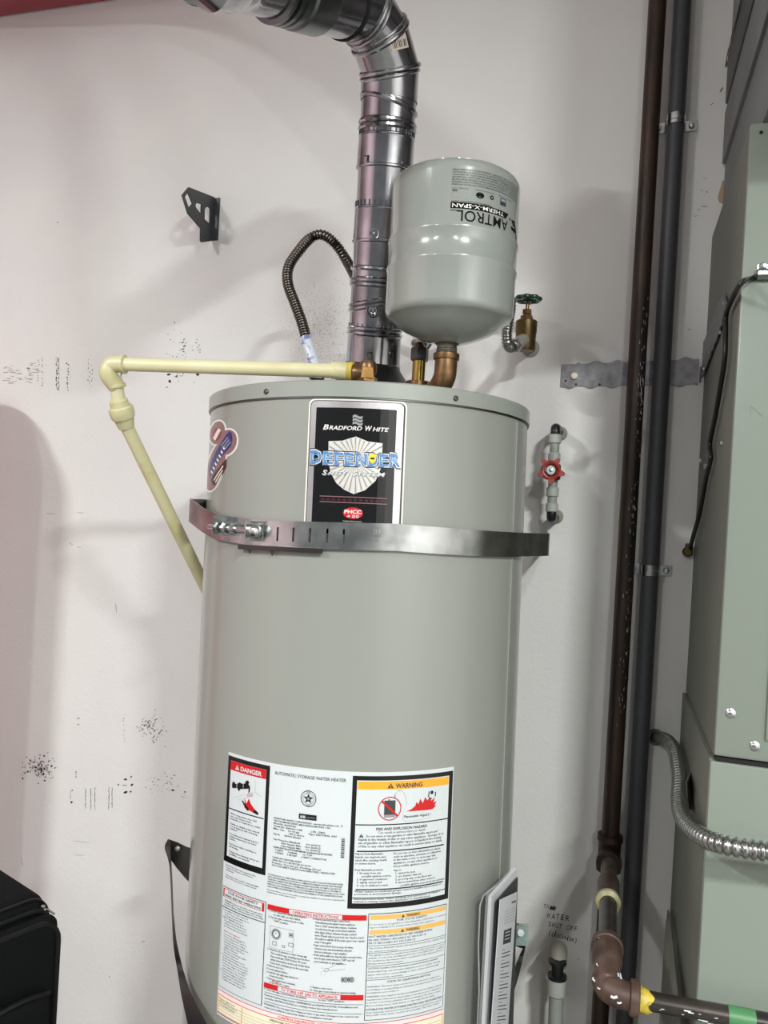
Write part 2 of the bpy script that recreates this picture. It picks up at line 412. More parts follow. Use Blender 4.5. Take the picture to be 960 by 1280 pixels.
# DEFENDER word: black outline, white edge, blue face
wd = 'DEFENDER'; ends = [388, 403.5, 417.5, 430, 443.5, 459.5, 473, 486, 501]
for i, ch in enumerate(wd):
    yb = 579+(i/7)*4.2
    for c, bold, g, l in (('black', .07, 1.6, .0016), ('st_white', .045, .8, .0018), ('blue', .02, 0, .0020)):
        if i == 5 and c != 'black': pass
        ptext(pr, c, ch, (ends[i]+1-g, yb+g*.8), (ends[i+1]-1.2+g, yb+g*.8+.3), 15+g*1.6+(2 if i in (0, 7) else 0), l, bold=bold, res=2)
    for xx in ((ends[i]+.6, ends[i+1]-.8),):   # slab serifs
        for dy in (0, -14):
            ulo, vv = hp(xx[0], yb+dy); uhi, _ = hp(xx[0]+6.5, yb+dy)
            if dy == 0 or ch in 'DEFNR': pr.rect('blue', ulo, vv+px_(1.2), uhi, vv-px_(1.4), .0021)
    ptext(pr, 'lblue', ch, (ends[i]+3, yb-4.5), (ends[i+1]-4, yb-4.2), 7.5, .0023, bold=-.01)
u, v = hp(465.5, 573.5); pr.poly('yel', [(u-px_(5), v+px_(5.5)), (u, v+px_(7)), (u+px_(5), v+px_(5.5)), (u+px_(4.2), v-px_(3)), (u, v-px_(7)), (u-px_(4.2), v-px_(3))], .0026)
pr.rect('black', u-px_(2.6), v+px_(1.4), u+px_(2.6), v-px_(1), .0028)
for body, x0, x1, h in (('S', 403, 409, 6.4), ('AFETY', 409.5, 434, 4.9), ('S', 440.5, 446.5, 6.4), ('YSTEM', 447, 481, 4.9)):
    y = 593.3+(x0-403)*.035
    ptext(pr, 'shield_g', body, (x0+.8, y+.9), (x1+.8, y+1.1), h, .0017, shear=.25, bold=.03)
    ptext(pr, 'white', body, (x0, y), (x1, y+.2), h, .0020, shear=.25, bold=.02)
for y in (620, 627):
    u0, v0 = hp(400, y); u1, v1 = hp(483.6, y+3.3); vm = (v0+v1)/2; pr.rect('st_mauve', u0, vm+px_(.5), u1, vm-px_(.5), .0014)
u0, v0 = hp(401, 623.8); u1, v1 = hp(482, 627)
for k in range(12): pr.rect('st_dark', u0+(u1-u0)*(k+.1)/12, v0-px_(-1.5), u0+(u1-u0)*(k+.8)/12, v0-px_(1.5), .0014)
u, v = hp(441.2, 641.5); pr.ell('red', u, v, px_(13), px_(7.5), .0014)
ptext(pr, 'white', 'PHCC', (430.5, 641.6), (452, 642.3), 4.6, .0017, bold=.04)
pr.ell('white', u+px_(1), v-px_(4), px_(2), px_(2), .0017, inner=.55); pr.ell('white', u+px_(6), v-px_(4), px_(2), px_(2), .0017, inner=.55)
pr.poly('white', [(u-px_(8), v-px_(5)), (u-px_(3.5), v-px_(5)), (u-px_(4.5), v-px_(2.2))], .0017)
ptext(pr, 'white', 'PLUMBING HEATING COOLING', (429, 652.2), (452, 652.7), 1.5, .0015)
bo = pr.L.pop('st_white'); plate = bo.build('brand_badge', 'st_white', heater, smooth=False, label='black and silver brand badge on the upper jacket')
pr.build(dict(badge='black_panel', silver='silver_border', grey_ink='waving_flag_emblem', shield='shield_emblem', shield_g='shield_rays', black='word_outline', blue='blue_lettering', lblue='letter_highlight', yel='yellow_shield', red='red_oval', white='white_lettering', st_mauve='thin_rule', st_dark='maroon_strip'), plate)

# ---- coloured sticker at the left side
pr = Print(hmap)
def hpx(x, y): return hp(x, y)
def blob(c, cx, cy, a, b, ang, lift, grow=0):
    P = []
    for i in range(32):
        k = 2*PI*i/32; x = (a+grow)*math.cos(k); y = (b+grow)*math.sin(k)
        P.append(hpx(max(cx+x*math.cos(ang)-y*math.sin(ang)*.8, 258.2+(617-cy)*.0), cy+x*math.sin(ang)+y*math.cos(ang)))
    pr.poly(c, P, lift)
SB = [(272, 541, 9, 15, .35), (284, 553, 12, 17, .55), (270, 583, 10, 32, .33)]
for c, g, l in (('st_white', 2.2, .0003), ('st_mauve', 0, .0006)):
    for b in SB: blob(c, *b, l, g)
blob('st_red', 271, 543, 5.5, 9, .4, .0009)
pr.poly('st_white', [hpx(*p) for p in ((267, 548), (274, 535), (277, 538), (270, 551))], .0012)
pr.poly('st_blue', [hpx(*p) for p in ((261.5, 590), (262.5, 583), (270, 566), (280, 549), (287, 539), (290, 541), (291, 550), (289, 558), (279, 569), (270, 583), (264, 596))], .0010)
for k in range(7):    # lettering running up the blue band
    x = 264+k*2.5; y = 590-k*5
    pr.poly('st_white', [hpx(x, y), hpx(x+1.0, y-2.5), hpx(x+3.3, y+.5), hpx(x+2.2, y+3)], .0013)
for k in range(3):
    x = 277+k*2.6; y = 557+k*1.8
    pr.poly('grey_ink', [hpx(x, y), hpx(x+8.5-k, y-11+k), hpx(x+9.5-k, y-10+k), hpx(x+1, y+1)], .0013)
pr.poly('st_dark', [hpx(*p) for p in ((264, 600), (270, 590), (278, 580), (284, 573), (283, 584), (279, 594), (273, 604), (267, 607))], .0010)
for k in range(3):
    x = 268+k*1.8; y = 600+k*2.6
    pr.poly('st_white', [hpx(x, y), hpx(x+11.5-k*2.4, y-18+k*2.6), hpx(x+12.3-k*2.4, y-17+k*2.6), hpx(x+.9, y+1)], .0013)
bo = pr.L.pop('st_white'); pr.L2 = None
bs = bo.build('award_sticker', 'st_white', heater, smooth=False, label='small red and blue oval sticker on the left of the jacket')
pr.build(dict(st_mauve='sticker_rim', st_red='red_oval', st_blue='blue_band', grey_ink='small_lettering', st_dark='maroon_oval'), bs)

# ---- large instruction label
pr = Print(hmap)
def q4(c, tl, tr, br, bl, lift=.0008): pr.quad(c, hp(*tl), hp(*tr), hp(*br), hp(*bl), lift)
def hrule(c, a, b, t, lift=.0014):
    u0, v0 = hp(*a); u1, v1 = hp(*b); vm = (v0+v1)/2; pr.rect(c, u0, vm+px_(t)/2, u1, vm-px_(t)/2, lift)
def bx(c, tl, tr, bl, br, lift=.0008):
    """rectangle in label space from four measured corners"""
    U0 = (hp(*tl)[0]+hp(*bl)[0])/2; U1 = (hp(*tr)[0]+hp(*br)[0])/2; V0 = (hp(*tl)[1]+hp(*tr)[1])/2; V1 = (hp(*bl)[1]+hp(*br)[1])/2
    pr.rect(c, U0, V0, U1, V1, lift); return U0, V0, U1, V1
LU0, LV0, LU1, LV1 = bx('white', (285.8, 939.2), (567.5, 958.3), (271.6, 1264), (553.5, 1296), .0004)
def para(c, lines, a, b, dy, h=2.4, lift=.0014, bold=.014):
    """lines of small print: first baseline from a to b, next lines dy pixels further down"""
    u0, v0 = hp(*a); u1, v1 = hp(*b); v = (v0+v1)/2; W = u1-u0
    mx = max(len(t) for t in lines)
    for i, t in enumerate(lines):
        if t.strip():
            ind = len(t)-len(t.lstrip()); t2 = t.strip()
            pr.text(c, t2, u0+W*ind/mx, u0+W*(ind+len(t2))/mx, v-i*px_(dy), px_(h), lift, bold=bold)
def tri(c, x, y, s, lift=.0016, ex='white'):
    u, v = hp(x, y); s = px_(s); pr.poly(c, [(u-s*.6, v), (u+s*.6, v), (u, v+s)], lift)
    pr.rect(ex, u-s*.07, v+s*.7, u+s*.07, v+s*.3, lift+.0002); pr.rect(ex, u-s*.07, v+s*.2, u+s*.07, v+s*.08, lift+.0002)
# danger panel
bx('black', (286.3, 944.2), (338, 956.7), (280.3, 1075), (332, 1094.2), .0008)
du0, dv0, du1, dv1 = bx('white', (290, 950.6), (333.3, 961.5), (283.8, 1067.6), (328.6, 1086.2), .0011)
pr.rect('red', du0, dv0, du1, dv0-px_(12.4), .0014)
ptext(pr, 'white', 'DANGER', (301.7, 963.6), (328, 969.8), 5.8, .0017, bold=.03); tri('white', 297.5, 962, 6.5, .0017, 'red')
hrule('black', (286.3, 1009.7), (330.3, 1022.5), 1.4)
# tap and hot hand pictogram
for x, y, a, b in ((293, 981, 3.4, 4.6), (300, 983, 2.6, 6), (310, 979.5, 4, 4.4), (304, 982, 9, 2.6), (312.3, 987, 1.1, 4.5)):
    u, v = hp(x, y); pr.ell('black', u, v, px_(a), px_(b), .0015, -.15)
pr.poly('black', [hp(*p) for p in ((291, 979.5), (313, 979), (313, 985.5), (302, 986), (291, 984))], .0015)
for x in (297, 305): u, v = hp(x, 978.5); pr.rect('white', u, v+px_(1), u+px_(.7), v-px_(7), .0017)
u, v = hp(313, 980); pr.ell('white', u, v, px_(1.6), px_(2.4), .0017)
for k in range(5):
    u, v = hp(310+k*1.6, 994); pr.rect('red', u, v+px_(2+k % 2), u+px_(.6), v-px_(2), .0015)
pr.poly('red', [hp(*p) for p in ((306, 997), (309, 1004), (312, 998), (314, 1004), (318, 1010), (324, 1016), (322, 1018), (313, 1013), (308, 1008))], .0015)
for k in range(3): pr.poly('black', [hp(303+k*1.5, 1001+k*3.4), hp(304+k*1.5, 1000+k*3.4), hp(312, 1011+k), hp(310, 1011+k)], .0016)
pr.poly('black', [hp(*p) for p in ((319, 1012), (324, 1016), (323, 1018.5), (317, 1015))], .0017)
for a, b in (((319.5, 975), (319.5, 990)), ((319.5, 990), (327, 995.5)), ((292, 997), (319, 990)), ((298, 1000), (312, 996))):
    (ua, va), (ub, vb) = hp(*a), hp(*b); w_ = px_(.35)
    pr.poly('grey_ink', [(ua, va), (ua+w_, va+w_), (ub+w_, vb+w_), (ub, vb)], .0014)
para('ink', ['Water temperature over 125F', 'can cause severe burns', 'instantly or death from scalds.', '', 'Children, disabled and elderly', 'are at highest risk of being', 'scalded.', '', 'See instruction manual before', 'setting temperature at water', 'heater.', '', 'Feel water before bathing or', 'showering.', '', 'Temperature limiting valves are', 'available, see manual.'], (289, 1017.5), (327, 1028.5), 3.4, 2.2)
para('ink', ['NOTICE: State law requires this', 'heater be braced, anchored or', 'strapped.'], (283.5, 1083.5), (320, 1093), 3, 1.7)
para('ink', ['This water heater complies with SCAQMD', 'Rule 1121 and bears a certified mark'], (282.8, 1096), (324, 1106), 3, 1.5)
# centre block
ptext(pr, 'ink', 'AUTOMATIC STORAGE WATER HEATER', (344, 967.3), (432.6, 977), 4.2, .0014)
u, v = hp(385.8, 998)
pr.ell('ink', u, v, px_(10.4), px_(10.6), .0013, n=32, inner=.92); pr.ell('grey_ink', u, v, px_(7.6), px_(7.6), .0013, n=32, inner=.92)
pr.poly('black', [(u+px_(6.8 if i % 2 == 0 else 2.8)*math.sin(PI*i/5), v+px_(6.8 if i % 2 == 0 else 2.8)*math.cos(PI*i/5)) for i in range(10)], .0015)
pr.ell('grey_ink', u, v, px_(1.9), px_(1.9), .0017); 
pr.text('ink', 'STAR', u-px_(3), u+px_(3), v+px_(7.9), px_(1.5), .0015); pr.text('ink', 'MARK', u-px_(3), u+px_(3), v-px_(9.6), px_(1.5), .0015)
u0, v0 = hp(374.2, 1016.3); u1, v1 = hp(396, 1020); pr.rect('black', u0, v0, u1, v0-px_(6.8), .0014)
pr.text('white', 'AHRI', u0+px_(1.5), u0+px_(9), v0-px_(5.3), px_(3.4), .0016, bold=.03); pr.text('grey_ink', 'CERTIFIED', u0+px_(10), u1-px_(1.5), v0-px_(5), px_(2.2), .0016)
para('ink', ['BRADFORD WHITE CORPORATION   www.bradfordwhite.com   Z', '725 TALAMORE DRIVE, MIDDLEVILLE MI 49333  USA', 'Model No. RG250T6N', 'Serial No. RH36911188          LTR. (78A)', 'Max. Cap.    50 US gal           Type: NATURAL GAS', '             189.2 liters', 'Input:     40000 Btu/hr', '', 'Gas Pressure Manifold       4.0 (inWC)', '       Inlet Supply Max    14.0 (inWC)', '       Inlet Supply Min     5.0 (inWC)', 'CLEAR INSTALLATION MINIMUM CLEARANCES IN INCHES', '  0 LEFT      0 REAR      12 TOP', '  0 RIGHT     3 FRONT      6 VENT CONNECTOR', '', 'CATEGORY I NATURAL DRAFT', 'ANSI Z21.10.1-2014/CSA 4.1-2014', 'Pressure, Test 300 psi, Working 150 psi', 'NOT FOR DIRECT SUBSTITUTION DEFECTIVELY OBSTRUCTED'], (343.2, 1023), (428.5, 1033), 3.42, 2.2)
u0, v0 = hp(427, 1047)
for k in range(15): pr.rect('black', u0, v0-px_(k*1.72), u0+px_(4.4), v0-px_(k*1.72+.5+(k*7 % 3)*.35), .0014)
para('ink', ['FOR INSTALLATION ON COMBUSTIBLE FLOORING AND IN CLOSETS OR ALCOVES WITH INLET WATER', 'SUPPLY PRESSURE LIMITED AS SHOWN AND A COMBINATION TEMPERATURE AND PRESSURE RELIEF', 'VALVE THAT COMPLIES WITH THE STANDARD FOR RELIEF VALVES AND AUTOMATIC GAS SHUTOFF', 'DEVICES FOR HOT WATER SUPPLY SYSTEMS ANSI Z21.22 MUST BE INSTALLED AT THE TIME OF', 'INSTALLATION OF THE HEATER IN THE LOCATION SPECIFIED BY THE MANUFACTURER. LOCAL CODES', 'SHALL GOVERN. THIS HEATER MEETS THE STANDBY REQUIREMENTS OF THE CURRENT EDITION AND'], (335.5, 1094.5), (431.5, 1104.5), 3.1, 1.9)
para('ink', ['You may obtain a copy of the pump or pump kit available for service by contacting the', 'manufacturer of this water heater.'], (334, 1114), (431, 1123.3), 3.1, 1.7, bold=.01)
# warning panel
bx('black', (440.8, 969.2), (565.8, 963.3), (434.4, 1136), (560, 1122), .0008)
wu0, wv0, wu1, wv1 = bx('white', (446.8, 975.3), (561, 969), (439.7, 1129.5), (555.3, 1116.5), .0011)
pr.rect('orange', wu0+px_(1), wv0-px_(1), wu1-px_(1), wv0-px_(11.5), .0014)
ptext(pr, 'ink', 'WARNING', (494.2, 984.4), (527.6, 982.7), 5.8, .0017, bold=.025); tri('ink', 488, 985, 7, .0017, 'orange')
hrule('black', (444.5, 1030.5), (559.2, 1022.5), 1.4)
u, v = hp(487, 1010.3)
pr.rect('dark_print', u-px_(7.4), v+px_(10.5), u+px_(7.4), v-px_(8), .0014); pr.rect('grey_ink', u-px_(7.4), v-px_(8), u+px_(7.4), v-px_(11.5), .0014)
pr.rect('dark_print', u-px_(2.2), v+px_(12.5), u-px_(.8), v+px_(10.5), .0014)
pr.ell('red', u, v, px_(15.4), px_(15.4), .0016, n=40, inner=.92)
c_, s_ = math.cos(-.75), math.sin(-.75); L_, t_ = px_(15), px_(1.3)
pr.poly('red', [(u+x*c_-y*s_, v+x*s_+y*c_) for x, y in ((-L_, -t_), (L_, -t_), (L_, t_), (-L_, t_))], .0017)
arc = [(493, 998), (493.4, 993), (496, 989), (500, 987.6)]
for a, b in zip(arc, arc[1:]):
    (ua, va), (ub, vb) = hp(*a), hp(*b); pr.poly('black', [(ua-px_(.5), va), (ua+px_(.5), va+px_(.4)), (ub+px_(.5), vb+px_(.5)), (ub-px_(.2), vb-px_(.4))], .0016)
fl = [(507.5, 1014), (514, 1011), (519, 1006.5), (520, 1002), (522.5, 1005), (525, 998), (528, 1003.5), (531, 996), (533.5, 1000), (537, 996.5), (538.5, 1000.5), (543, 996.5), (541, 1003), (545, 1001), (542.5, 1006.5), (545, 1006), (540, 1011), (532, 1012.2), (520, 1013)]
pr.poly('red', [hp(*p) for p in fl], .0015)
u, v = hp(539.3, 990); pr.ell('black', u, v, px_(2.2), px_(2.4), .0017)
for a, b in (((535.5, 1000), (539.5, 997)), ((535, 996), (536, 988.5)), ((543.5, 995), (543.6, 989)), ((535.5, 996.5), (539, 998)), ((540, 998), (543.4, 995))):
    (ua, va), (ub, vb) = hp(*a), hp(*b); pr.poly('black', [(ua-px_(.7), va), (ua+px_(.7), va+px_(.6)), (ub+px_(.7), vb), (ub-px_(.7), vb-px_(.6))], .0017)
ptext(pr, 'black', 'Flammable Vapors', (504.4, 1021.9), (535.8, 1018.9), 3.2, .0015, bold=.01)
arc = [(500, 987.6), (505, 991), (506.5, 998), (508, 1005), (504, 1013), (502, 1022), (505, 1026), (520, 1025), (537, 1022), (538, 1016), (527, 1016)]
for a, b in zip(arc, arc[1:]):
    (ua, va), (ub, vb) = hp(*a), hp(*b); pr.poly('grey_ink', [(ua, va), (ua+px_(.3), va+px_(.3)), (ub+px_(.3), vb+px_(.3)), (ub, vb)], .0014)
ptext(pr, 'black', 'FIRE AND EXPLOSION HAZARD', (470, 1037.7), (533.4, 1033.1), 3.4, .0014, bold=.02)
ptext(pr, 'ink', 'Can result in serious injury or death', (472.5, 1041.8), (531, 1037.6), 3.0, .0014)
tri('black', 451.5, 1046.3, 4.8)
para('ink', ['      Do not store or use gasoline or other flammable vapors and', 'liquids in the vicinity of this or any other appliance.  Storage of or', 'use of gasoline or other flammable vapors or liquids in the vicinity', 'of this or any other appliance can result in serious injury or death.'], (448, 1046.4), (554, 1038), 4.35, 3.0)
hrule('black', (446, 1063.6), (554.2, 1055.2), 1.6)
para('ink', ['Vapors from flammable', 'liquids can explode and', 'catch fire causing death', 'or severe burns.'], (444, 1068.4), (483.5, 1067.2), 4.1, 2.7)
para('ink', ['Do not use or store flammable products', 'such as gasoline, solvents or adhesives', 'in the same room or area near this', 'appliance, or any other appliance or', 'any possible ignition source.'], (492, 1067), (551, 1061), 4.1, 2.7)
para('ink', ['Keep flammable products:', '  1. far away from any', '      possible ignition source,', '  2. in approved containers,', '  3. tightly closed and', '  4. out of children\'s reach.'], (443.5, 1088), (489, 1087.2), 4.0, 2.6)
para('ink', ['Vapors:', '  1. cannot be seen,', '  2. are heavier than air,', '  3. go a long way on the floor and', '  4. can be carried from other rooms to', '       possible ignition sources by air currents.'], (491.5, 1088.3), (556, 1080), 4.0, 2.6)
hrule('black', (444.5, 1111.4), (553, 1101.4), 1.5)
para('ink', ['Water heaters in residential garages must be installed and located, or', 'protected, to avoid physical damage.'], (443, 1115.2), (551, 1104.8), 3.4, 2.5)
hrule('black', (440.5, 1121), (555.5, 1111.6), 1)
para('ink', ['Read and follow water heater warnings and instructions. If owner\'s', 'manual is missing contact the distributor or manufacturer.'], (442.5, 1124.2), (549, 1114.6), 3.3, 2.4)
# lower left safety box
su0, sv0, su1, sv1 = bx('ink', (279.5, 1106.7), (333.5, 1126.6), (273.8, 1231.9), (327.3, 1255.8), .0008)
pr.rect('white', su0+px_(.8), sv0-px_(.8), su1-px_(.9), sv1+px_(.8), .0011)
pr.rect('red', su0+px_(2), sv0-px_(2.2), su1-px_(2.5), sv0-px_(13.5), .0014)
pr.rect('white', su0+px_(4.6), sv0-px_(3), su1-px_(6), sv0-px_(12.7), .0016)
pr.text('black', 'FOR YOUR SAFETY', su0+px_(13), su1-px_(12), sv0-px_(6.8), px_(2.8), .0018, bold=.02)
pr.text('black', 'READ BEFORE OPERATING', su0+px_(7), su1-px_(8), sv0-px_(11.6), px_(2.8), .0018, bold=.02)
para('ink', ['WARNING: If you do not follow these instructions', 'exactly, a fire or explosion may result causing', 'property damage, personal injury or loss of life.'], (281.8, 1125.2), (330.3, 1143.7), 2.9, 1.9)
pr.rect('ink', su0, sv0-px_(26.5), su1, sv0-px_(27.6), .0015)
SF = ['A. This appliance has a pilot which is lit', '    by a piezo-electric spark igniter. Do not', '    try to light the pilot by hand.', 'B. BEFORE OPERATING smell all around', '    the appliance area for gas. Be sure to', '    smell next to the floor because some', '    gas is heavier than air and will settle', '', '    WHAT TO DO IF YOU SMELL GAS', '    - Do not try to light any appliance.', '    - Do not touch any electric switch; do', '      not use any phone in your building.', '    - Immediately call your gas supplier from', '      a neighbor\'s phone. Follow the gas', '      supplier\'s instructions.', '    - If you cannot reach your gas supplier', '      call the fire department.', 'C. Use only your hand to push in or turn', '    the gas control knob. Never use tools. If', '    the knob will not push in or turn by hand,', '    do not try to repair it, call a qualified', '    service technician. Force or attempted', '    repair may result in a fire or explosion.', 'D. Do not use this appliance if any part', '    has been under water. Immediately call', '    a qualified service technician to inspect', '    the appliance and replace any part of']
v = sv0-px_(31.2)
for i, t in enumerate(SF):
    if t:
        ind = (len(t)-len(t.lstrip()))*.9; tt = t.strip(); w_ = px_(1.13)*len(tt)
        pr.text('red' if 'WHAT' in t else 'ink', tt, su0+px_(3+ind), min(su0+px_(3+ind)+w_, su1-px_(3)), v-i*px_(3.55), px_(2.1), .0014)
# operating instructions
ou0, ov0 = hp(335.3, 1131); ou1, ov1 = hp(458.3, 1146.5)
def red_head(y0px_left, y_right, words, xl, xr, l0=335.3):
    u0, v0 = hp(l0, y0px_left); u1, v1 = hp(458.3-(l0 < 335)*4, y_right); vm = (v0+v1)/2
    pr.rect('red', u0, vm, u1, vm-px_(6.8), .0012); pr.rect('white', hp(xl, 1140)[0], vm-px_(.7), hp(xr, 1140)[0], vm-px_(6.1), .0014)
    pr.text('red', words, hp(xl+4, 1140)[0], hp(xr-4, 1140)[0], vm-px_(5.2), px_(3.7), .0016, bold=.02)
    return u0, vm, u1
a = red_head(1128.4, 1144.6, 'OPERATING INSTRUCTIONS', 362, 428)
para('ink', ['1. STOP! Read the safety information', '     to the left on this label.', '2. Set the gas control knob to the', '     "OFF" position.'], (336.5, 1138.5), (383, 1147), 4.0, 2.4)
para('ink', ['8. Depress and hold in gas control knob.', '   Immediately press igniter button until you', '   hear a "click" sound, then release. Continue', '   to hold down the gas control knob until the', '   pilot lights (blue). Release the gas control', '   knob. If knob will not pop back out, Check to see if', '   the pilot is still lit. If the pilot goes out, repeat', '   steps 3 through 8.', ' - If gas control knob does not pop out when', '   released, stop and immediately call your', '   service technician or gas supplier.', ' - If the pilot will not stay lit after several tries,', '   turn the gas control knob to "OFF" and call', '   your technician or gas supplier.'], (391.5, 1148.8), (456.5, 1152.5), 4.15, 2.5)
# control dial drawing
u, v = hp(345.5, 1167); pr.ell('ink', u, v, px_(5.6), px_(5.8), .0014, inner=.78); pr.ell('grey_ink', u, v, px_(7.2), px_(7.2), .0014, inner=.93)
pr.poly('ink', [(u-px_(.4), v), (u+px_(.4), v), (u-px_(1), v+px_(4))], .0015)
u, v = hp(364, 1168.5); pr.frame('ink', u-px_(2.6), v+px_(2.6), u+px_(2.6), v-px_(2.6), px_(.5), .0014); pr.rect('ink', u-px_(1.2), v+px_(1), u+px_(1.2), v-px_(1), .0014)
for x, y, w_, h_ in ((341, 1178, 6, 5), (353, 1182, 4, 3), (361, 1180, 7, 4.6)):
    u, v = hp(x, y); pr.frame('ink', u, v+px_(h_/2), u+px_(w_), v-px_(h_/2), px_(.45), .0014)
u, v = hp(338, 1160); pr.frame('grey_ink', u, v+px_(4), u+px_(34), v-px_(24), px_(.35), .0013)
para('ink', ['3. Wait five (5) minutes to clear out any gas.', '    Then smell for gas, including near the floor.', '    If you smell gas, STOP! Follow "B" in the', '    safety information at the left of this label.', '    If you don\'t smell gas, go to the next step.', '4. Remove outer door.', '5. Locate igniter button.', '6. Look through sight glass window to', '    locate the pilot.', '7. Turn gas control knob clockwise', '    to the "PILOT" position.'], (335, 1186), (388, 1197), 4.2, 2.4)
ptext(pr, 'red', 'PILOT', (341, 1226.5), (350, 1228.5), 2.6, .0016)
# little hand and burner drawings
for k in range(9):
    u, v = hp(404+random.uniform(-4, 8), 1214+random.uniform(-5, 6)); an = random.uniform(0, PI)
    pr.poly('ink', [(u, v), (u+px_(.35), v), (u+px_(4)*math.cos(an), v+px_(3)*math.sin(an))], .0014)
u, v = hp(408, 1212); pr.ell('ink', u, v, px_(3.4), px_(2.2), .0014, .5, inner=.85)
for k in range(4):
    u, v = hp(428+k*4, 1224); pr.ell('ink', u, v, px_(1.6+(k % 2)), px_(3.4), .0014, inner=.7)
    pr.rect('ink', u-px_(.5), v+px_(1.5), u+px_(.5), v-px_(1.5), .0014)
for x0, y0, x1, y1 in ((411, 1210, 421, 1205), (421, 1205, 433, 1205), (412, 1213, 432, 1211), (436, 1213, 434, 1219)):
    (ua, va), (ub, vb) = hp(x0, y0), hp(x1, y1); pr.poly('ink', [(ua, va), (ua, va+px_(.3)), (ub, vb+px_(.3)), (ub, vb)], .0014)
para('ink', ['9. Replace outer door.', '10. Turn gas control knob to desired setting.'], (388, 1232.5), (445, 1239), 4, 2.3)
a = red_head(1227, 1243, 'TO TURN OFF GAS TO APPLIANCE', 352, 430, 330.6)
para('ink', ['1. Turn the gas control knob clockwise               to the "OFF" position.'], (331, 1238.5), (431, 1250), 4, 2.4)
for y, t in ((1240.5, 1), (1252, 1)): hrule('ink', (331, y), (453.5, y+13), .5)
para('ink', ['Read and follow water heater WARNINGS and INSTRUCTIONS. If installation and', 'operation INSTRUCTIONS are missing contact the manufacturer.'], (331.2, 1245), (447, 1257.8), 4, 2.3, bold=.012)
para('ink', ['WARNING: Do not apply this voltage product to gas valve. Damage to the controls may', 'occur and nullify the warranty. Refer to installation manual.'], (330.5, 1257), (448.5, 1268.6), 4, 2.1)
# right hand orange box
ru0, rv0, ru1, rv1 = bx('ink', (460.3, 1141), (558.3, 1129.8), (455.3, 1274.5), (552.8, 1258.8), .0008)
pr.rect('white', ru0+px_(.9), rv0-px_(.9), ru1-px_(.9), rv1+px_(.9), .0011)
def ohead(y): 
    v = rv0-px_(y); pr.rect('orange2', ru0+px_(2.5), v, ru1-px_(2), v-px_(5.6), .0014)
    uc = (ru0+ru1)/2; pr.text('ink', 'WARNING', uc-px_(5), uc+px_(14), v-px_(4.6), px_(3.6), .0016, bold=.02)
    pr.poly('ink', [(uc-px_(12), v-px_(4.8)), (uc-px_(7.4), v-px_(4.8)), (uc-px_(9.7), v-px_(1))], .0016)
ohead(2.2); ohead(21)
def rt(t, y, x0=2, x1=None, h=2.4, bold=0, ind=0):
    v = rv0-px_(y); u0 = ru0+px_(x0); u1 = ru1-px_(x1 if x1 is not None else 2); pr.text('ink', t, u0, u1, v, px_(h), .0014, bold=bold)
rt('FOR YOUR SAFETY', 11.2, 38, 31, 2.7, .01)
rt('Do not store or use gasoline or other flammable, combustible, or corrosive', 14.8, 2, 2, 2.2); rt('vapors or liquids in the vicinity of this or any other appliance.', 18.6, 2, 20, 2.2)
rt('HOT WATER CAN PRODUCE 3RD DEGREE BURNS', 30.6, 2, 22, 2.6, .015); rt('IN LESS THAN 5 SECONDS AT 140 F (60 C)', 34.8, 2, 31, 2.5, .01); rt('IN 10 SECONDS AT 130 F (54 C)', 38.8, 2, 47, 2.5, .01)
for y in (40.8, 50, 66.8, 84.5): pr.rect('ink', ru0, rv0-px_(y), ru1, rv0-px_(y+.55), .0014)
rt('Vapors from flammable liquids will explode and catch fire causing death', 45, 2, 2, 2.2); rt('or severe burns.', 49, 2, 70, 2.2)
rt('This appliance must be installed in accordance with local codes or, if not', 54, 2, 2, 2.2); rt('available of local codes, the National Fuel Gas Code, ANSI Z223.1 or NFPA', 57.6, 2, 3, 2.2); rt('54. Installed in this manner will be installed in a Manufactured Home', 61.2, 2, 3, 2.2); rt('(Mobile Home) Water Heater.', 65, 2, 62, 2.2)
rt('CAUTION: Operation of this water heater in an uncontrolled by residential', 71, 2, 12, 2.4, .008); rt('demineralized tap, any anti-scald combustion of aerosol spray, cleaning', 75, 2, 8, 2.2); rt('agents, will result in serious damage to these surfaces automatically', 79, 2, 10, 2.2); rt('tank and void the warranty.', 82.8, 2, 62, 2.2)
rt('STATE OF CALIFORNIA NOTICE', 89.5, 28, 22, 2.6, .015)
rt('WARNING: This water heater must be braced, anchored or strapped to', 94.4, 2, 8, 2.2); rt('avoid falling or moving during an earthquake. See instructions for correct', 98.2, 2, 4, 2.2); rt('installation procedures.', 102, 2, 66, 2.2)
rt('WARNING: If not supplied, installed and maintained in accordance with the', 107, 2, 3, 2.2); rt('manufacturer\'s instructions, this product could expose you to substances', 110.8, 2, 4, 2.2); rt('in the fuel or from fuel combustion which are known to the State to cause', 114.6, 2, 5, 2.2); rt('illness including cancer, birth defects or other reproductive harm.', 118.4, 2, 14, 2.2)
rt('SUITABLE FOR WATER (POTABLE) HEATING AND SPACE HEATING.', 123.6, 1.5, 2, 2.5, .015); rt('Only chemicals such as used for boiler treatment shall not be used in', 127.2, 2, 3, 2.2); rt('this potable water heater used for space heating. This water heater', 130.6, 2, 6, 2.2)
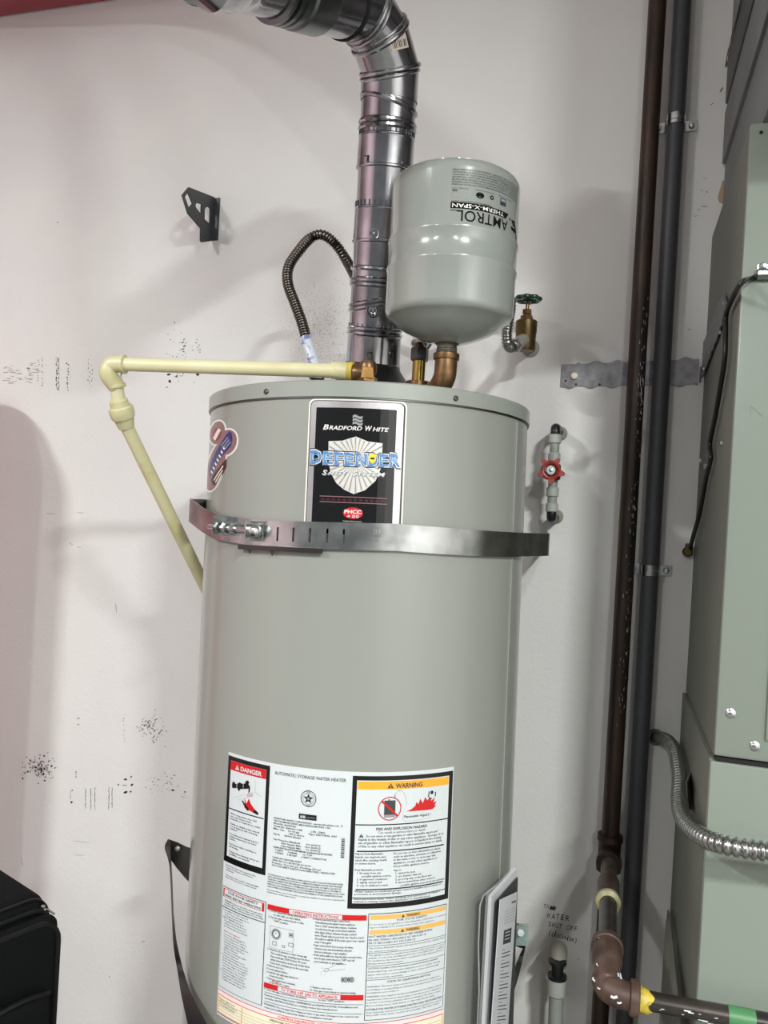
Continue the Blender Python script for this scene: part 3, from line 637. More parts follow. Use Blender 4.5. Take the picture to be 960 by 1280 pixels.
# bottom strip
pu0, pv0, pu1, pv1 = bx('pink_lab', (274, 1233.5), (553.3, 1262.3), (272.3, 1262), (553, 1292), .0006)
pr.rect('red', pu0, pv0, pu1, pv0-px_(.8), .0009); pr.rect('cream_lab', pu0, pv0-px_(6), pu1, pv1, .0008); pr.rect('red', pu0, pv0-px_(6), pu1, pv0-px_(6.9), .0010)
uc = (pu0+pu1)/2
pr.text('red', 'CONTROL DIAGNOSTIC CODES', uc-px_(62), uc+px_(6), pv0-px_(4.9), px_(3.2), .0012, bold=.015)
for k, (t, l) in enumerate((('Status Light Code', 30), ('Normal Operation', 34), ('Control Problem', 30))): pr.text('ink', t, pu0+px_(4), pu0+px_(4+l), pv0-px_(12+k*4), px_(2.3), .0012)
pr.text('ink', 'OPERATIONAL STATUS', uc-px_(74), uc-px_(40), pv0-px_(11.5), px_(3), .0012, bold=.01); pr.text('red', 'PROBLEM / SOLUTION', uc+px_(40), uc+px_(90), pv0-px_(11.5), px_(3), .0012)
for k in range(5): pr.rect('grey_ink', pu0+px_(3), pv0-px_(13.5+k*4), pu1-px_(3), pv0-px_(13.9+k*4), .0011)
for uu in (pu0+px_(46), pu1-px_(60), pu0+px_(1), pu1-px_(2)): pr.rect('orange', uu, pv0-px_(8), uu+px_(1.2), pv1, .0012)
pr.rect('red', pu0, pv1+px_(1.2), pu1, pv1, .0014)
bo = pr.L.pop('white'); 
lab = bo.build('instruction_label', 'white', heater, smooth=False, label='large white instruction label with red and orange headings')
pr.build(dict(black='black_print', ink='small_print', grey_ink='grey_print', red='red_print', orange='orange_header', orange2='pale_orange_header', pink_lab='pink_strip', cream_lab='cream_table', dark_print='fuel_can_picture'), lab)
print('label done')

# ------------------------------------------------------------------ SEISMIC STRAPS
def plan(px, py, d): p = atD(px, py, d); return (p.x, p.y)
def strap_path(pl, wl, prr, wr, cx, cy, R, n=40):
    """plan outline: wall anchor, left bend, round the heater front, right bend, wall anchor"""
    def tang(P, side):
        dx, dy = P[0]-cx, P[1]-cy; D = math.hypot(dx, dy); a = math.atan2(dy, dx); b = math.acos(R/D)
        return a+b*side
    a0 = tang(pl, 1); a1 = tang(prr, -1)
    while a1 < a0: a1 += 2*PI
    arc = [(cx+R*math.cos(a0+(a1-a0)*i/n), cy+R*math.sin(a0+(a1-a0)*i/n)) for i in range(n+1)]
    return wl, pl, arc, prr, wr
def band(mb, pts, lows, highs, t=.0014, skip=()):
    """vertical band following plan points, thickness outwards, slots left open"""
    n = len(pts)
    def nrm(i):
        a = V((*pts[max(i-1, 0)], 0)); b = V((*pts[min(i+1, n-1)], 0)); d = (b-a).normalized(); return V((d.y, -d.x, 0))
    rows = 4; G = []
    for i in range(n):
        z0, z1 = lows[i], highs[i]; nn = nrm(i); col_ = []
        for o in (0, t):
            col_.append([V((*pts[i], z0+(z1-z0)*f))+nn*o for f in (0, .24, .76, 1)])
        G.append(col_)
    bm = mb.bm; Vv = [[[bm.verts.new(p) for p in c] for c in g] for g in G]
    for i in range(n-1):
        a, b = Vv[i], Vv[i+1]
        for r in range(3):
            if r == 1 and i in skip:
                for (x, y) in ((1, 1), (2, 2)): bm.faces.new((a[0][x], b[0][x], b[1][x], a[1][x]))
                bm.faces.new((a[0][1], a[0][2], a[1][2], a[1][1])); bm.faces.new((b[0][1], b[0][2], b[1][2], b[1][1]))
                continue
            bm.faces.new((a[0][r], b[0][r], b[0][r+1], a[0][r+1])); bm.faces.new((a[1][r], b[1][r], b[1][r+1], a[1][r+1]))
        bm.faces.new((a[0][0], b[0][0], b[1][0], a[1][0])); bm.faces.new((a[0][3], b[0][3], b[1][3], a[1][3]))
    for e in (Vv[0], Vv[-1]):
        for r in range(3): bm.faces.new((e[0][r], e[0][r+1], e[1][r+1], e[1][r]))
def axis_at(z): k = (z-HB.z)/AX.z; return HB+AX*k
zs = atD(460, 673, 1.09).z
hc = axis_at(zs)
pl = plan(237.5, 640, 1.335); prr = plan(685.5, 681, 1.40)
wl, plx, arc, prx, wr = strap_path(pl, (-.70, 1.695), prr, (-.14, 1.695), hc.x, hc.y, HR+.006)
strap = thing('seismic_strap', 'upper galvanised strap wrapped round the water heater with a tension bolt', 'strap', (hc.x, hc.y-HR, zs-.02))
angs = [];
# insert slot columns in the front arc
def ang_of(px, py): u, v = hp(px, py, HR+.006); return -PI/2+u/(HR+.006)
base_a = sorted([math.atan2(p[1]-hc.y, p[0]-hc.x) if math.atan2(p[1]-hc.y, p[0]-hc.x) < PI/2 else math.atan2(p[1]-hc.y, p[0]-hc.x)-2*PI for p in arc])
slots = []
for px in (347, 367, 388, 410, 431):
    a = ang_of(px, 667); slots.append((a-.0056, a+.0056))
A_ = [a for a in base_a if all(not (s0-.003 < a < s1+.003) for s0, s1 in slots)]
for s in slots: A_ += list(s)
A_.sort()
def cpt(a): return (hc.x+(HR+.006)*math.cos(a), hc.y+(HR+.006)*math.sin(a))
pts = [cpt(a) for a in A_]
mids = [(lambda a, b, f: (a[0]+(b[0]-a[0])*f, a[1]+(b[1]-a[1])*f))]
lerp = mids[0]
L_end = [lerp(wl, plx, f) for f in (0, .5, .93)] + [(plx[0]+.002, plx[1]+.003), plx, lerp(plx, pts[0], .1), lerp(plx, pts[0], .5)]
R_end = [lerp(pts[-1], prx, f) for f in (.5, .92, 1)] + [lerp(prx, wr, f) for f in (.07, .5, 1)]
allp = L_end+pts+R_end
skip = [len(L_end)+A_.index(s[0]) for s in slots]
def zedge(p, top):
    # edge heights measured in the photograph at several places round the strap
    a = math.atan2(p[1]-hc.y, p[0]-hc.x); a = a if a < PI/2 else a-2*PI
    return a
zt_l = lambda px, py, d: atD(px, py, d).z
fr = hp(460, 656.5, HR+.006); HT = .0195
zc0 = (hmap(*hp(350, 671, HR+.006), .006).z + hmap(*hp(440, 672.3, HR+.006), .006).z)/2
zc1 = hmap(*hp(600, 676, HR+.006), .006).z
zl = atD(237, 637.5, 1.335).z; zr = atD(685, 681, 1.40).z
lows, highs = [], []
for p in allp:
    x = p[0]
    xs_ = [plx[0], -.62, -.50, -.30, prx[0]]; zz = [zl, zc0+.004, zc0, zc1, zr]
    if x <= xs_[0]: z = zz[0]
    elif x >= xs_[-1]: z = zz[-1]
    else:
        for k in range(4):
            if xs_[k] <= x <= xs_[k+1]: z = zz[k]+(zz[k+1]-zz[k])*(x-xs_[k])/(xs_[k+1]-xs_[k]); break
    lows.append(z-HT); highs.append(z+HT)
mb = MB(); band(mb, allp, lows, highs, .0014, skip); mb.build('band', 'strap', strap, sharp=25)
# overlapped second layer at the buckle
def on_strap(px, py, lift=.006): u, v = hp(px, py, HR+.006); return hmap(u, v, lift)
def axis_n(p): c = axis_at(p.z); return V((p.x-c.x, p.y-c.y, 0)).normalized()
for px in (285, 322):    # folded lugs carrying the bolt
    p = on_strap(px, 664 if px > 300 else 657, .008); n = axis_n(p); t = V((-n.y, n.x, 0))
    mb = MB(); rot = Matrix((t, n, V((0, 0, 1)))).transposed()
    mb.box(p+n*.012, (.0016, .026, .030), rot); mb.box(p+t*(.006 if px > 300 else -.006)+n*.0, (.012, .0016, .030), rot)
    mb.build('bolt_lug', 'strap', strap, smooth=False)
p0 = on_strap(273, 658.5, .022); p1 = on_strap(334, 664.5, .022); d = (p1-p0).normalized(); Lb = (p1-p0).length
mb = MB(); mb.lathe([(.0036, 0), (.0042, .002), (.0042, Lb*.88)], p0, d, 16); mb.build('bolt', 'zinc', strap)
mb = MB(); mb.lathe([(.010, Lb*.80), (.0105, Lb*.83), (.0105, Lb*.91), (.008, Lb*.96), (.004, Lb*.98)], p0, d, 24); mb.build('bolt_head', 'zinc', strap)
mb = MB(); hexnut(mb, p0+d*(Lb*.30), d, .0085, .008); mb.build('nut', 'zinc', strap, sharp=20)
mb = MB(); mb.lathe([(.0105, 0), (.0105, .0016), (.005, .0016)], p0+d*(Lb*.40), d, 20); mb.build('washer', 'zinc', strap)
mb = MB(); mb.lathe([(.0068, 0), (.0068, .010)], p0+d*(Lb*.46), d, 20); mb.build('spacer', 'strap', strap)
# dark strip under the strap, shaped in place of the gap's shadow
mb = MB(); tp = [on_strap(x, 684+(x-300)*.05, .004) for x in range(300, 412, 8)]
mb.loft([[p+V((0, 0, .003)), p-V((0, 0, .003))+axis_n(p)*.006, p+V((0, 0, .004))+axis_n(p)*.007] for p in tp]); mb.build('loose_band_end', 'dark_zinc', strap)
for px, py in ((312, 687.5), (340, 690)):
    p = on_strap(px, py, .006); mb = MB(); mb.loft([[p+V((-.005, 0, .004)), p+V((.005, 0, .004)), p+V((.001, 0, -.006))], [q+axis_n(p)*.0012 for q in (p+V((-.005, 0, .004)), p+V((.005, 0, .004)), p+V((.001, 0, -.006)))]]); mb.build('torn_tab', 'dark_zinc', strap, smooth=False)
# embossed maker stamp
prs = Print(lambda u, v, l: hmap(u, v, .0076+l), .01)
u, v = hp(466, 668, HR+.006)
prs.text('strap', 'SU', u, u+px_(9), v, px_(7), 0, bold=.01); prs.text('strap', 'HOLD', u-px_(1), u+px_(13), v-px_(7), px_(3.6), 0); prs.text('strap', 'STRAP CO.', u-px_(3), u+px_(16), v-px_(13), px_(3.6), 0)
prs.L = {'zinc': prs.L['strap']}; prs.build(dict(zinc='stamped_lettering'), strap)

# lower strap: anchored behind, loops out on the left and drops round the heater below the picture
low = thing('seismic_strap', 'lower thin strap hanging loosely off the left side of the heater', 'strap', (hw((-.2, -.2, .30))))
def ribbon(mb, a, b, t=.0012):
    n = len(a); A = [V(p) for p in a]; B = [V(p) for p in b]; R = []
    for i in range(n):
        d = (A[min(i+1, n-1)]-A[max(i-1, 0)]).normalized(); w_ = (B[i]-A[i]).normalized(); nn = d.cross(w_).normalized()*t/2
        R.append([A[i]+nn, B[i]+nn, B[i]-nn, A[i]-nn])
    mb.loft(R)
mb = MB()
e1 = [atD(244, 1062, 1.50), atD(232, 1058, 1.46), atD(222, 1053, 1.42), atD(211, 1049, 1.40)]
e2 = [atD(244, 1110, 1.50), atD(232, 1098, 1.46), atD(222, 1086, 1.42), atD(213, 1074, 1.40)]
ribbon(mb, e1, e2); mb.build('anchor_leg', 'dark_zinc', low)
mb = MB()
e1 = spline([atD(210, 1049, 1.395), atD(206, 1060, 1.38), atD(212, 1082, 1.36), atD(215, 1140, 1.34), atD(217, 1180, 1.31), atD(222, 1215, 1.27), atD(228, 1250, 1.22), atD(240, 1300, 1.16)], 6)
e2 = spline([atD(213, 1050, 1.39), atD(213, 1066, 1.37), atD(214.5, 1086, 1.35), atD(217, 1140, 1.33), atD(221, 1180, 1.30), atD(232, 1222, 1.26), atD(243, 1250, 1.21), atD(264, 1290, 1.15)], 6)
ribbon(mb, e1, e2); mb.build('band', 'dark_zinc', low)
p = atD(222, 1061, 1.41); screw(low, p, (p-CAM)*-1, .006, 'bolt_head', 'dark_zinc')
lowr = thing('strap_anchor', 'clear wrapped strap end curling behind the booklets on the heater', 'strap', atD(655, 1180, 1.36))
mb = MB()
e1 = spline([atD(640, 1152, 1.34), atD(650, 1155, 1.36), atD(658, 1160, 1.37), atD(657, 1180, 1.36), atD(650, 1212, 1.33), atD(640, 1245, 1.30), atD(622, 1290, 1.24)], 6)
e2 = spline([atD(640, 1180, 1.34), atD(648, 1184, 1.36), atD(656, 1186, 1.37), atD(652, 1190, 1.36), atD(645, 1206, 1.33), atD(634, 1240, 1.30), atD(612, 1284, 1.24)], 6)
ribbon(mb, e1, e2, .002); mb.build('band', 'galv', lowr)
mb = MB(); mb.box(atD(650, 1168, 1.35), (.026, .012, .032), Matrix.Rotation(.3, 3, 'Z')); mb.build('plastic_wrap', 'glass', lowr, smooth=False)
mb = MB(); mb.lathe([(.006, 0), (.006, .006)], atD(651, 1166, 1.33), (CAM-atD(651, 1166, 1.33)), 6); mb.build('nut', 'galv', lowr)

# ------------------------------------------------------------------ BOOKLETS in their pouch on the heater's right side
pc = thing('document_pouch', 'clear plastic pouch stuck to the lower right side of the water heater', 'pouch', atD(622, 1330, 1.20))
def sheet(mb, tl, tr, bl, br, t, n=6, bow=0):
    R = []
    for i in range(n+1):
        f = i/n; a = tl.lerp(bl, f); b = tr.lerp(br, f); row = [a.lerp(b, k/6)+(CAM-a).normalized()*bow*math.sin(PI*k/6) for k in range(7)]
        R.append(row)
    nn = (R[0][-1]-R[0][0]).cross(R[-1][0]-R[0][0]).normalized()*t
    if nn.dot(CAM-R[0][0]) > 0: nn = -nn
    m = mb.bm; F = [[m.verts.new(p) for p in r] for r in R]; B = [[m.verts.new(p+nn) for p in r] for r in R]
    for i in range(n):
        for k in range(6):
            m.faces.new((F[i][k], F[i][k+1], F[i+1][k+1], F[i+1][k])); m.faces.new((B[i][k], B[i+1][k], B[i+1][k+1], B[i][k+1]))
    for k in range(6): m.faces.new((F[0][k], F[0][k+1], B[0][k+1], B[0][k])); m.faces.new((F[n][k], F[n][k+1], B[n][k+1], B[n][k]))
    for i in range(n): m.faces.new((F[i][0], F[i+1][0], B[i+1][0], B[i][0])); m.faces.new((F[i][6], F[i+1][6], B[i+1][6], B[i][6]))
    return R
mb = MB(); sheet(mb, atD(608, 1116, 1.145), atD(643, 1083, 1.24), atD(596, 1330, 1.145), atD(634, 1330, 1.24), .0005, 8, .004); mb.build('front_film', 'pouch', pc)
mb = MB(); mb.tube([atD(600, 1132, 1.15), atD(604, 1120, 1.15), atD(614, 1111, 1.165), atD(630, 1103, 1.2), atD(642, 1087, 1.24)], .0012, 6); mb.build('welded_edge', 'pouch', pc)
mb = MB(); mb.tube([atD(600, 1132, 1.15), atD(598, 1180, 1.15), atD(599, 1240, 1.15), atD(594, 1330, 1.15)], .0012, 6); mb.build('welded_edge', 'pouch', pc)
bkA = thing('manual_booklet', 'thick white folded manual at the back of the heater pouch', 'booklet', atD(620, 1325, 1.20))
mb = MB(); sheet(mb, atD(614.5, 1121, 1.160), atD(646, 1086, 1.235), atD(603, 1330, 1.160), atD(638, 1330, 1.235), .005); mb.build('pages', 'paper', bkA, smooth=False)
mb = MB(); sheet(mb, atD(621, 1126, 1.166), atD(647.5, 1096, 1.232), atD(612, 1330, 1.166), atD(640, 1330, 1.232), .0006); mb.build('dark_page', 'dark_print', bkA, smooth=False)
bkB = thing('instruction_sheet', 'white printed sheet with a black box at the front of the heater pouch', 'booklet', atD(625, 1325, 1.18))
TL, TR_, BL, BR = atD(625.5, 1125, 1.150), atD(646.5, 1115, 1.215), atD(611, 1330, 1.150), atD(632, 1330, 1.215)
mb = MB(); sheet(mb, TL, TR_, BL, BR, .0012, 8, .003); mb.build('page', 'paper', bkB)
def bmap(u, v, l):
    a = TL.lerp(BL, v); b = TR_.lerp(BR, v); p = a.lerp(b, u)+(CAM-a).normalized()*(.003*math.sin(PI*u)+.0006+l); return p
pb = Print(bmap, .2)
for k in range(5): pb.rect('grey_ink', .32, .085+k*.018, .94, .089+k*.018, 0)
pb.frame('grey_ink', .30, .072+.0, .95, .185, .004, 0) if False else None
pb.rect('dark_print', .34, .20, .80, .285, 0)
for k in range(3): pb.rect('paper', .42, .215+k*.02, .72, .22+k*.02, .0004)
pb.rect('dark_print', .70, .045, .95, .055, 0)
for k in range(30): pb.rect('dark_print' if k % 3 else 'grey_ink', .30, .315+k*.021, .50+.35*abs(math.sin(k*2.1)), .3205+k*.021, 0)
pb.build(dict(grey_ink='grey_print_lines', dark_print='black_print', paper='reversed_print'), bkB)
print('straps done')

# ------------------------------------------------------------------ FLUE
FR = .0462
P0 = hood_b+V((0, 0, .078))
fl_pts = [(P0, FR), (atD(467.5, 400, 1.405), FR), (atD(471, 330, 1.39), FR), (atD(477, 262, 1.37), FR), (atD(482.5, 190, 1.345), FR), (atD(486, 130, 1.32), FR)]
flue = thing('flue_pipe', 'shiny galvanised flue pipe rising from the heater and bending left', 'flue', P0)
fdir = (fl_pts[-1][0]-fl_pts[0][0]).normalized()
def fpt(py):   # centre of the straight flue at picture row py
    lo, hi = 0, 1.3; A, B = fl_pts[0][0], fl_pts[-1][0]
    def row(t): p = A+(B-A)*t-CAM; return 640-F_PX*(p.dot(UP))/p.dot(FW)
    for _ in range(40):
        m = (lo+hi)/2
        if row(m) > py: lo = m
        else: hi = m
    return A+(B-A)*lo
def cylseg(y0, y1, r0, r1, name, m='flue', lip=.0012, n=48):
    a, b = fpt(y0), fpt(y1); L = (b-a).length; mb = MB()
    mb.lathe([(r0-.001, 0), (r0+lip, .0015), (r0+lip, .004), (r0, .0055), (r1, L-.0055), (r1+lip*.4, L-.003), (r1-.001, L)], a, b-a, n)
    return mb.build(name, m, flue)
cylseg(458, 418, FR+.0022, FR+.001, 'base_collar')
cylseg(421, 350, FR, FR, 'lower_elbow_sleeve')
cylseg(352, 303, FR-.0008, FR-.0008, 'straight_section')
cylseg(306, 262, FR+.0012, FR+.0008, 'joint_collar')
cylseg(265, 211, FR-.0008, FR-.0008, 'straight_section')
cylseg(214, 172, FR+.0018, FR+.0010, 'joint_collar')
cylseg(175, 120, FR-.0006, FR, 'upper_elbow_base')
def rib(c, d, tilt, ang, r=FR-.0012, t=.0046, name='swivel_rib', m='flue'):
    """raised bead: section of the pipe (centre c, direction d) by a tilted plane"""
    d = V(d).normalized(); _, e, f = orth(d); nn = (d + (e*math.cos(ang)+f*math.sin(ang))*math.tan(tilt)).normalized()
    P = []
    for k in range(56):
        a = 2*PI*k/56; q = e*(r*math.cos(a))+f*(r*math.sin(a)); P.append(c+q-d*(q.dot(nn)/d.dot(nn)))
    mb = MB(); mb.tube(P, t, 8, closed=True); return mb.build(name, m, flue)
# right pointing direction of the picture expressed as an angle round the pipe
_, e_, f_ = orth(fdir); AR = math.atan2(RT.dot(f_), RT.dot(e_))
for y, tl in ((418, -.02), (412, .0), (382, .22), (377, .20), (358, -.02), (352, .02), (338, -.03)): rib(fpt(y), fdir, tl, AR+PI if tl < 0 else AR+PI, name='swivel_rib')
for y, tl in ((163, 0), (156, .02)): rib(fpt(y), fdir, tl, AR)
rib(fpt(132), fdir, .26, AR); rib(fpt(128), fdir, .30, AR, t=.0026)
# crimped corrugations at two joints
for y in (409, 168, 258):
    c = fpt(y); _, e, f = orth(fdir); mb = MB()
    for k in range(30):
        a = 2*PI*k/30; n_ = e*math.cos(a)+f*math.sin(a); p = c+n_*(FR+.0002)
        mb.tube([p-fdir*.005, p+fdir*.005], .0011, 5)
    mb.build('crimped_ring', 'flue', flue, kind='stuff')
# round swirl dimple, pop tabs and small screws on the visible side
def flue_surf(px, py, r=FR):
    o, d = CAM, ray(px, py); a = P0; ax = fdir
    w_ = (o-a)-ax*(o-a).dot(ax); q = d-ax*d.dot(ax); A = q.dot(q); B = 2*q.dot(w_); C = w_.dot(w_)-r*r; D = max(B*B-4*A*C, 0)
    p = o+d*((-B-math.sqrt(D))/(2*A)); c = a+ax*(p-a).dot(ax); return p, (p-c).normalized()
p, n = flue_surf(466.5, 388); mb = MB()
mb.lathe([(.0125, -.001), (.0125, .001), (.0105, .0026), (.0085, .0010), (.0065, .0022), (.0035, .0012), (.0030, .0034), (.0008, .0040)], p, n, 28); mb.build('swirl_rivet', 'flue', flue)
for px, py, w_, h_ in ((459, 200, .0075, .011), (462.5, 444, .0055, .008), (490, 443, .006, .012)):
    p, n = flue_surf(px, py); t = n.cross(fdir).normalized(); rot = Matrix((t, n, fdir)).transposed()
    mb = MB(); mb.box(p+n*.001, (w_+.003, .0012, h_+.003), rot); fo = mb.build('vent_slot', 'gap', flue, smooth=False)
    mb = MB(); mb.box(p+n*.0022+t*.0012, (w_-.0015, .0014, h_-.001), rot); mb.build('slot_tab', 'flue', fo, smooth=False)
for px, py in ((451, 195), (502, 203), (437, 441), (487, 441), (468, 292)):
    p, n = flue_surf(px, py); screw(flue, p, n, .003)
p, n = flue_surf(468, 292); mb = MB(); mb.lathe([(.0095, -.0005), (.0085, .0012), (.0045, .0002), (.003, .0016)], p, n, 20); mb.build('embossed_ring', 'flue', flue)
# gored swivel elbow: each gore ends in a tilted ring
K = [(fpt(128), fdir, .28, AR)]
E1, E2, E3, E4 = atD(487.5, 87, 1.30), atD(475, 46, 1.27), atD(455, 12, 1.235), atD(432, -2, 1.20)
def ringat(c, d, nn, r, n=48, ref=None):
    d = V(d).normalized(); nn = V(nn).normalized(); e = (ref-d*ref.dot(d)).normalized(); f = d.cross(e); P = []
    for k in range(n):
        a = 2*PI*k/n; q = e*(r*math.cos(a))+f*(r*math.sin(a)); P.append(c+q-d*(q.dot(nn)/d.dot(nn)))
    return P
REF = RT
c0 = fpt(128); _d = fdir
n0 = (fdir + RT*math.tan(-.28)).normalized() if False else fdir
d1 = (E1-c0).normalized(); d2 = (E2-E1).normalized(); d3 = (E3-E2).normalized(); 
E5 = atD(404, -4, 1.165); d4 = (E5-E3).normalized(); END = E5+d4*.62+V((-.25, 0, .02))
# ring normals measured from the ribs in the picture
def nrm_from(a, b, c):   # plane through left end a, right end b, containing roughly the depth direction at c
    return ((b-a).cross((CAM-c).normalized()*.045+UP*-.012)).normalized()
m1 = (d1+d2).normalized(); m2 = (d2+d3).normalized(); m3 = (d3+d4).normalized()
RR = FR+.0012
mb = MB(); mb.loft([ringat(c0, fdir, fdir, RR, ref=REF), ringat(E1, d1, m1, RR, ref=REF)], caps=False); mb.build('elbow_gore', 'flue', flue)
mb = MB(); mb.loft([ringat(E1, d1, m1, RR, ref=REF), ringat(E2, d2, m2, RR, ref=REF)], caps=False); mb.build('elbow_gore', 'flue', flue)
mb = MB(); mb.loft([ringat(E2, d2, m2, RR, ref=REF), ringat(E3, d3, m3, RR, ref=REF)], caps=False); mb.build('elbow_gore', 'flue', flue)
for c, d, m_, s_ in ((E1, d1, m1, 1), (E2, d2, m2, -1), (E3, d3, m3, 1)):
    for o, t in ((.0, .0046), (.0078*s_, .0034)):
        mb = MB(); mb.tube(ringat(c-d*o, d, m_, RR-.0006, ref=REF), t, 10, closed=True); mb.build('swivel_rib', 'flue', flue)
mb = MB(); mb.loft([ringat(E3, d4, m3, RR, ref=REF), ringat(E5-d4*.01, d4, d4, RR, ref=REF)], caps=False); mb.build('elbow_gore', 'flue', flue)
# connector collar and the pipe leaving to the upper left
e5 = E5
mb = MB(); mb.lathe([(RR-.003, -.012), (RR+.001, -.010), (RR+.001, .05), (RR-.003, .052)], e5-d4*.035, d4, 48, caps=False); mb.build('connector_collar', 'flue', flue)
mb = MB(); mb.lathe([(RR-.003, 0), (RR+.003, .001), (RR+.003, .006), (RR-.003, .007)], e5-d4*.052, d4, 48, caps=False); mb.build('clamp_ring', 'gap', flue)
g0 = e5+d4*.012
mb = MB(); mb.lathe([(FR-.004, .0), (FR+.0065, .001), (FR+.0075, .004), (FR+.0075, .048), (FR+.0045, .052), (FR+.0045, .070)], g0, d4, 48, caps=False); mb.build('grey_coupling', 'flue_grey', flue)
for k in range(3):
    mb = MB(); mb.lathe([(FR, 0), (FR+.0065, .002), (FR+.0065, .008), (FR, .010)], g0+d4*(.058+k*.013), d4, 48, caps=False); mb.build('coupling_rib', 'flue_grey', flue)
hz = [g0+d4*.05, g0+d4*.15, g0+d4*.24, V((-1.02, 1.23, g0.z+.42)), V((-1.6, 1.23, g0.z+.54)), V((-2.6, 1.23, g0.z+.60))]
mb = MB(); mb.tube(spline(hz, 6), FR, 32); mb.build('horizontal_run', 'flue', flue)
screw(flue, atD(430, 29, 1.20)-d4*.0, (CAM-atD(430, 29, 1.2)), .004)
# price sticker on the elbow
cmid = (E1+E2)/2
def elb_surf(px, py, r=RR+.0006):
    o, d = CAM, ray(px, py); ax = d2; a = E1
    w_ = (o-a)-ax*(o-a).dot(ax); q = d-ax*d.dot(ax); A = q.dot(q); B = 2*q.dot(w_); C = w_.dot(w_)-r*r; D = max(B*B-4*A*C, 0)
    return o+d*((-B-math.sqrt(D))/(2*A))
def sq(tl, tr, bl, br, nx, ny, r=RR+.0006):
    return [[elb_surf(tl[0]+(tr[0]-tl[0])*i/nx+(bl[0]-tl[0])*j/ny, tl[1]+(tr[1]-tl[1])*i/nx+(bl[1]-tl[1])*j/ny, r) for i in range(nx+1)] for j in range(ny+1)]
mb = MB(); mb.loft(sq((485, 43), (506, 38), (490, 64), (511, 59), 6, 4), closed=False, caps=False); pst = mb.build('price_sticker', 'price', flue, label='small beige bar code sticker')
mb = MB()
for k in range(9):
    x = 490+k*2; w_ = .5+.35*(k*5 % 3)
    mb.loft(sq((x, 52-k*.5), (x+w_, 52-k*.5), (x+1.6, 61-k*.5), (x+1.6+w_, 61-k*.5), 1, 1, RR+.001), closed=False, caps=False)
mb.build('bar_code', 'ink', pst, smooth=False, kind='stuff')
print('flue done')

# ------------------------------------------------------------------ EXPANSION TANK
EC = V((-.2655, 1.199, 0)); ER = .0985
et = thing('expansion_tank', 'light grey expansion tank with upside down lettering above the heater', 'tank', atD(570, 430, 1.22))
zT, zB = atD(571, 222, 1.22).z, atD(562, 394, 1.22).z
b1 = atD(565, 309, 1.22).z; b2 = atD(565, 343, 1.22).z
zF = onY(572, 194.5, EC.y-ER).z
prof = [(.002, zF+.022), (ER*.4, zF+.019), (ER*.7, zF+.011), (ER*.88, zF+.004)]
for k in range(7):
    a = PI/2*k/6; prof.append((ER-.012+.012*math.sin(a), zF-.011+.013*math.cos(a)))
zT = zF-.010
prof += [(ER, zT-.004), (ER, b1+.006), (ER+.0018, b1+.003), (ER+.0018, b1-.001), (ER+.0004, b1-.004), (ER+.0004, b2+.005), (ER+.0022, b2+.002), (ER+.0022, b2-.001), (ER+.0006, b2-.005)]
prof += [(ER+.0006, zB+.004)]
for k in range(1, 6):
    a = PI/2*k/5*.86; prof.append((ER-.012+.0126*math.cos(a), zB+.004-.014*math.sin(a)))
for q_, d_ in ((.80, .0188), (.68, .0262), (.55, .0328), (.42, .0378), (.30, .0412), (.18, .0436)): prof.append((ER*q_, zB-d_))
prof.append((.002, zB-.045))
mb = MB(); mb.lathe(prof, EC, (0, 0, 1), 96); mb.build('shell', 'tank', et, sharp=60)
mb = MB(); mb.lathe([(.020, zB-.0425), (.0155, zB-.046), (.0155, zB-.066)], EC, (0, 0, 1), 28); nb = mb.build('threaded_neck', 'nipple', et)
mb = MB()
for k in range(4): mb.lathe([(.0152, zB-.050-k*.0032), (.0164, zB-.0516-k*.0032), (.0152, zB-.0532-k*.0032)], EC, (0, 0, 1), 28, caps=False)
mb.build('thread', 'nipple', nb)
def emap(u, v, l): a = u/ER; r = ER+l; return V((EC.x+r*math.sin(a), EC.y-r*math.cos(a), v))
def ep(px, py, R=ER):
    o = CAM-EC; d = ray(px, py); a = d.x**2+d.y**2; b = 2*(o.x*d.x+o.y*d.y); c = o.x**2+o.y**2-R*R; D = max(0, b*b-4*a*c)
    t = (-b-math.sqrt(D))/(2*a); p = o+d*t; return (math.atan2(p.x, -p.y)*ER, p.z)
pe = Print(emap, .005); pxe = lambda d: d*1.12/F_PX
U0, _ = ep(563.5, 262); su0, sv0 = ep(563.5, 252.5); sv1 = ep(563.5, 260.2)[1]; UE, _ = ep(635, 277)
pe.quad('tank_ink', (su0, sv0), (UE, sv0), (UE-pxe(6), sv1), (su0, sv1), .0004)
pe.text('st_white', 'THERM-X-SPAN', su0+pxe(2), UE-pxe(11), sv0-pxe(1.7), pxe(4.9), .0008, flip=True, bold=.006, res=2)
pe.rect('tank_ink', su0+pxe(0), sv1-pxe(2), su0+pxe(9), sv1-pxe(2.8), .0004)
vA = sv1-pxe(2.2)
ul = ep(571, 270)[0]
UA = UE-pxe(1)
pe.text('tank_ink', 'AMTROL', su0+pxe(8), UA, vA, pxe(13.5), .0004, flip=True, bold=.004, res=3)
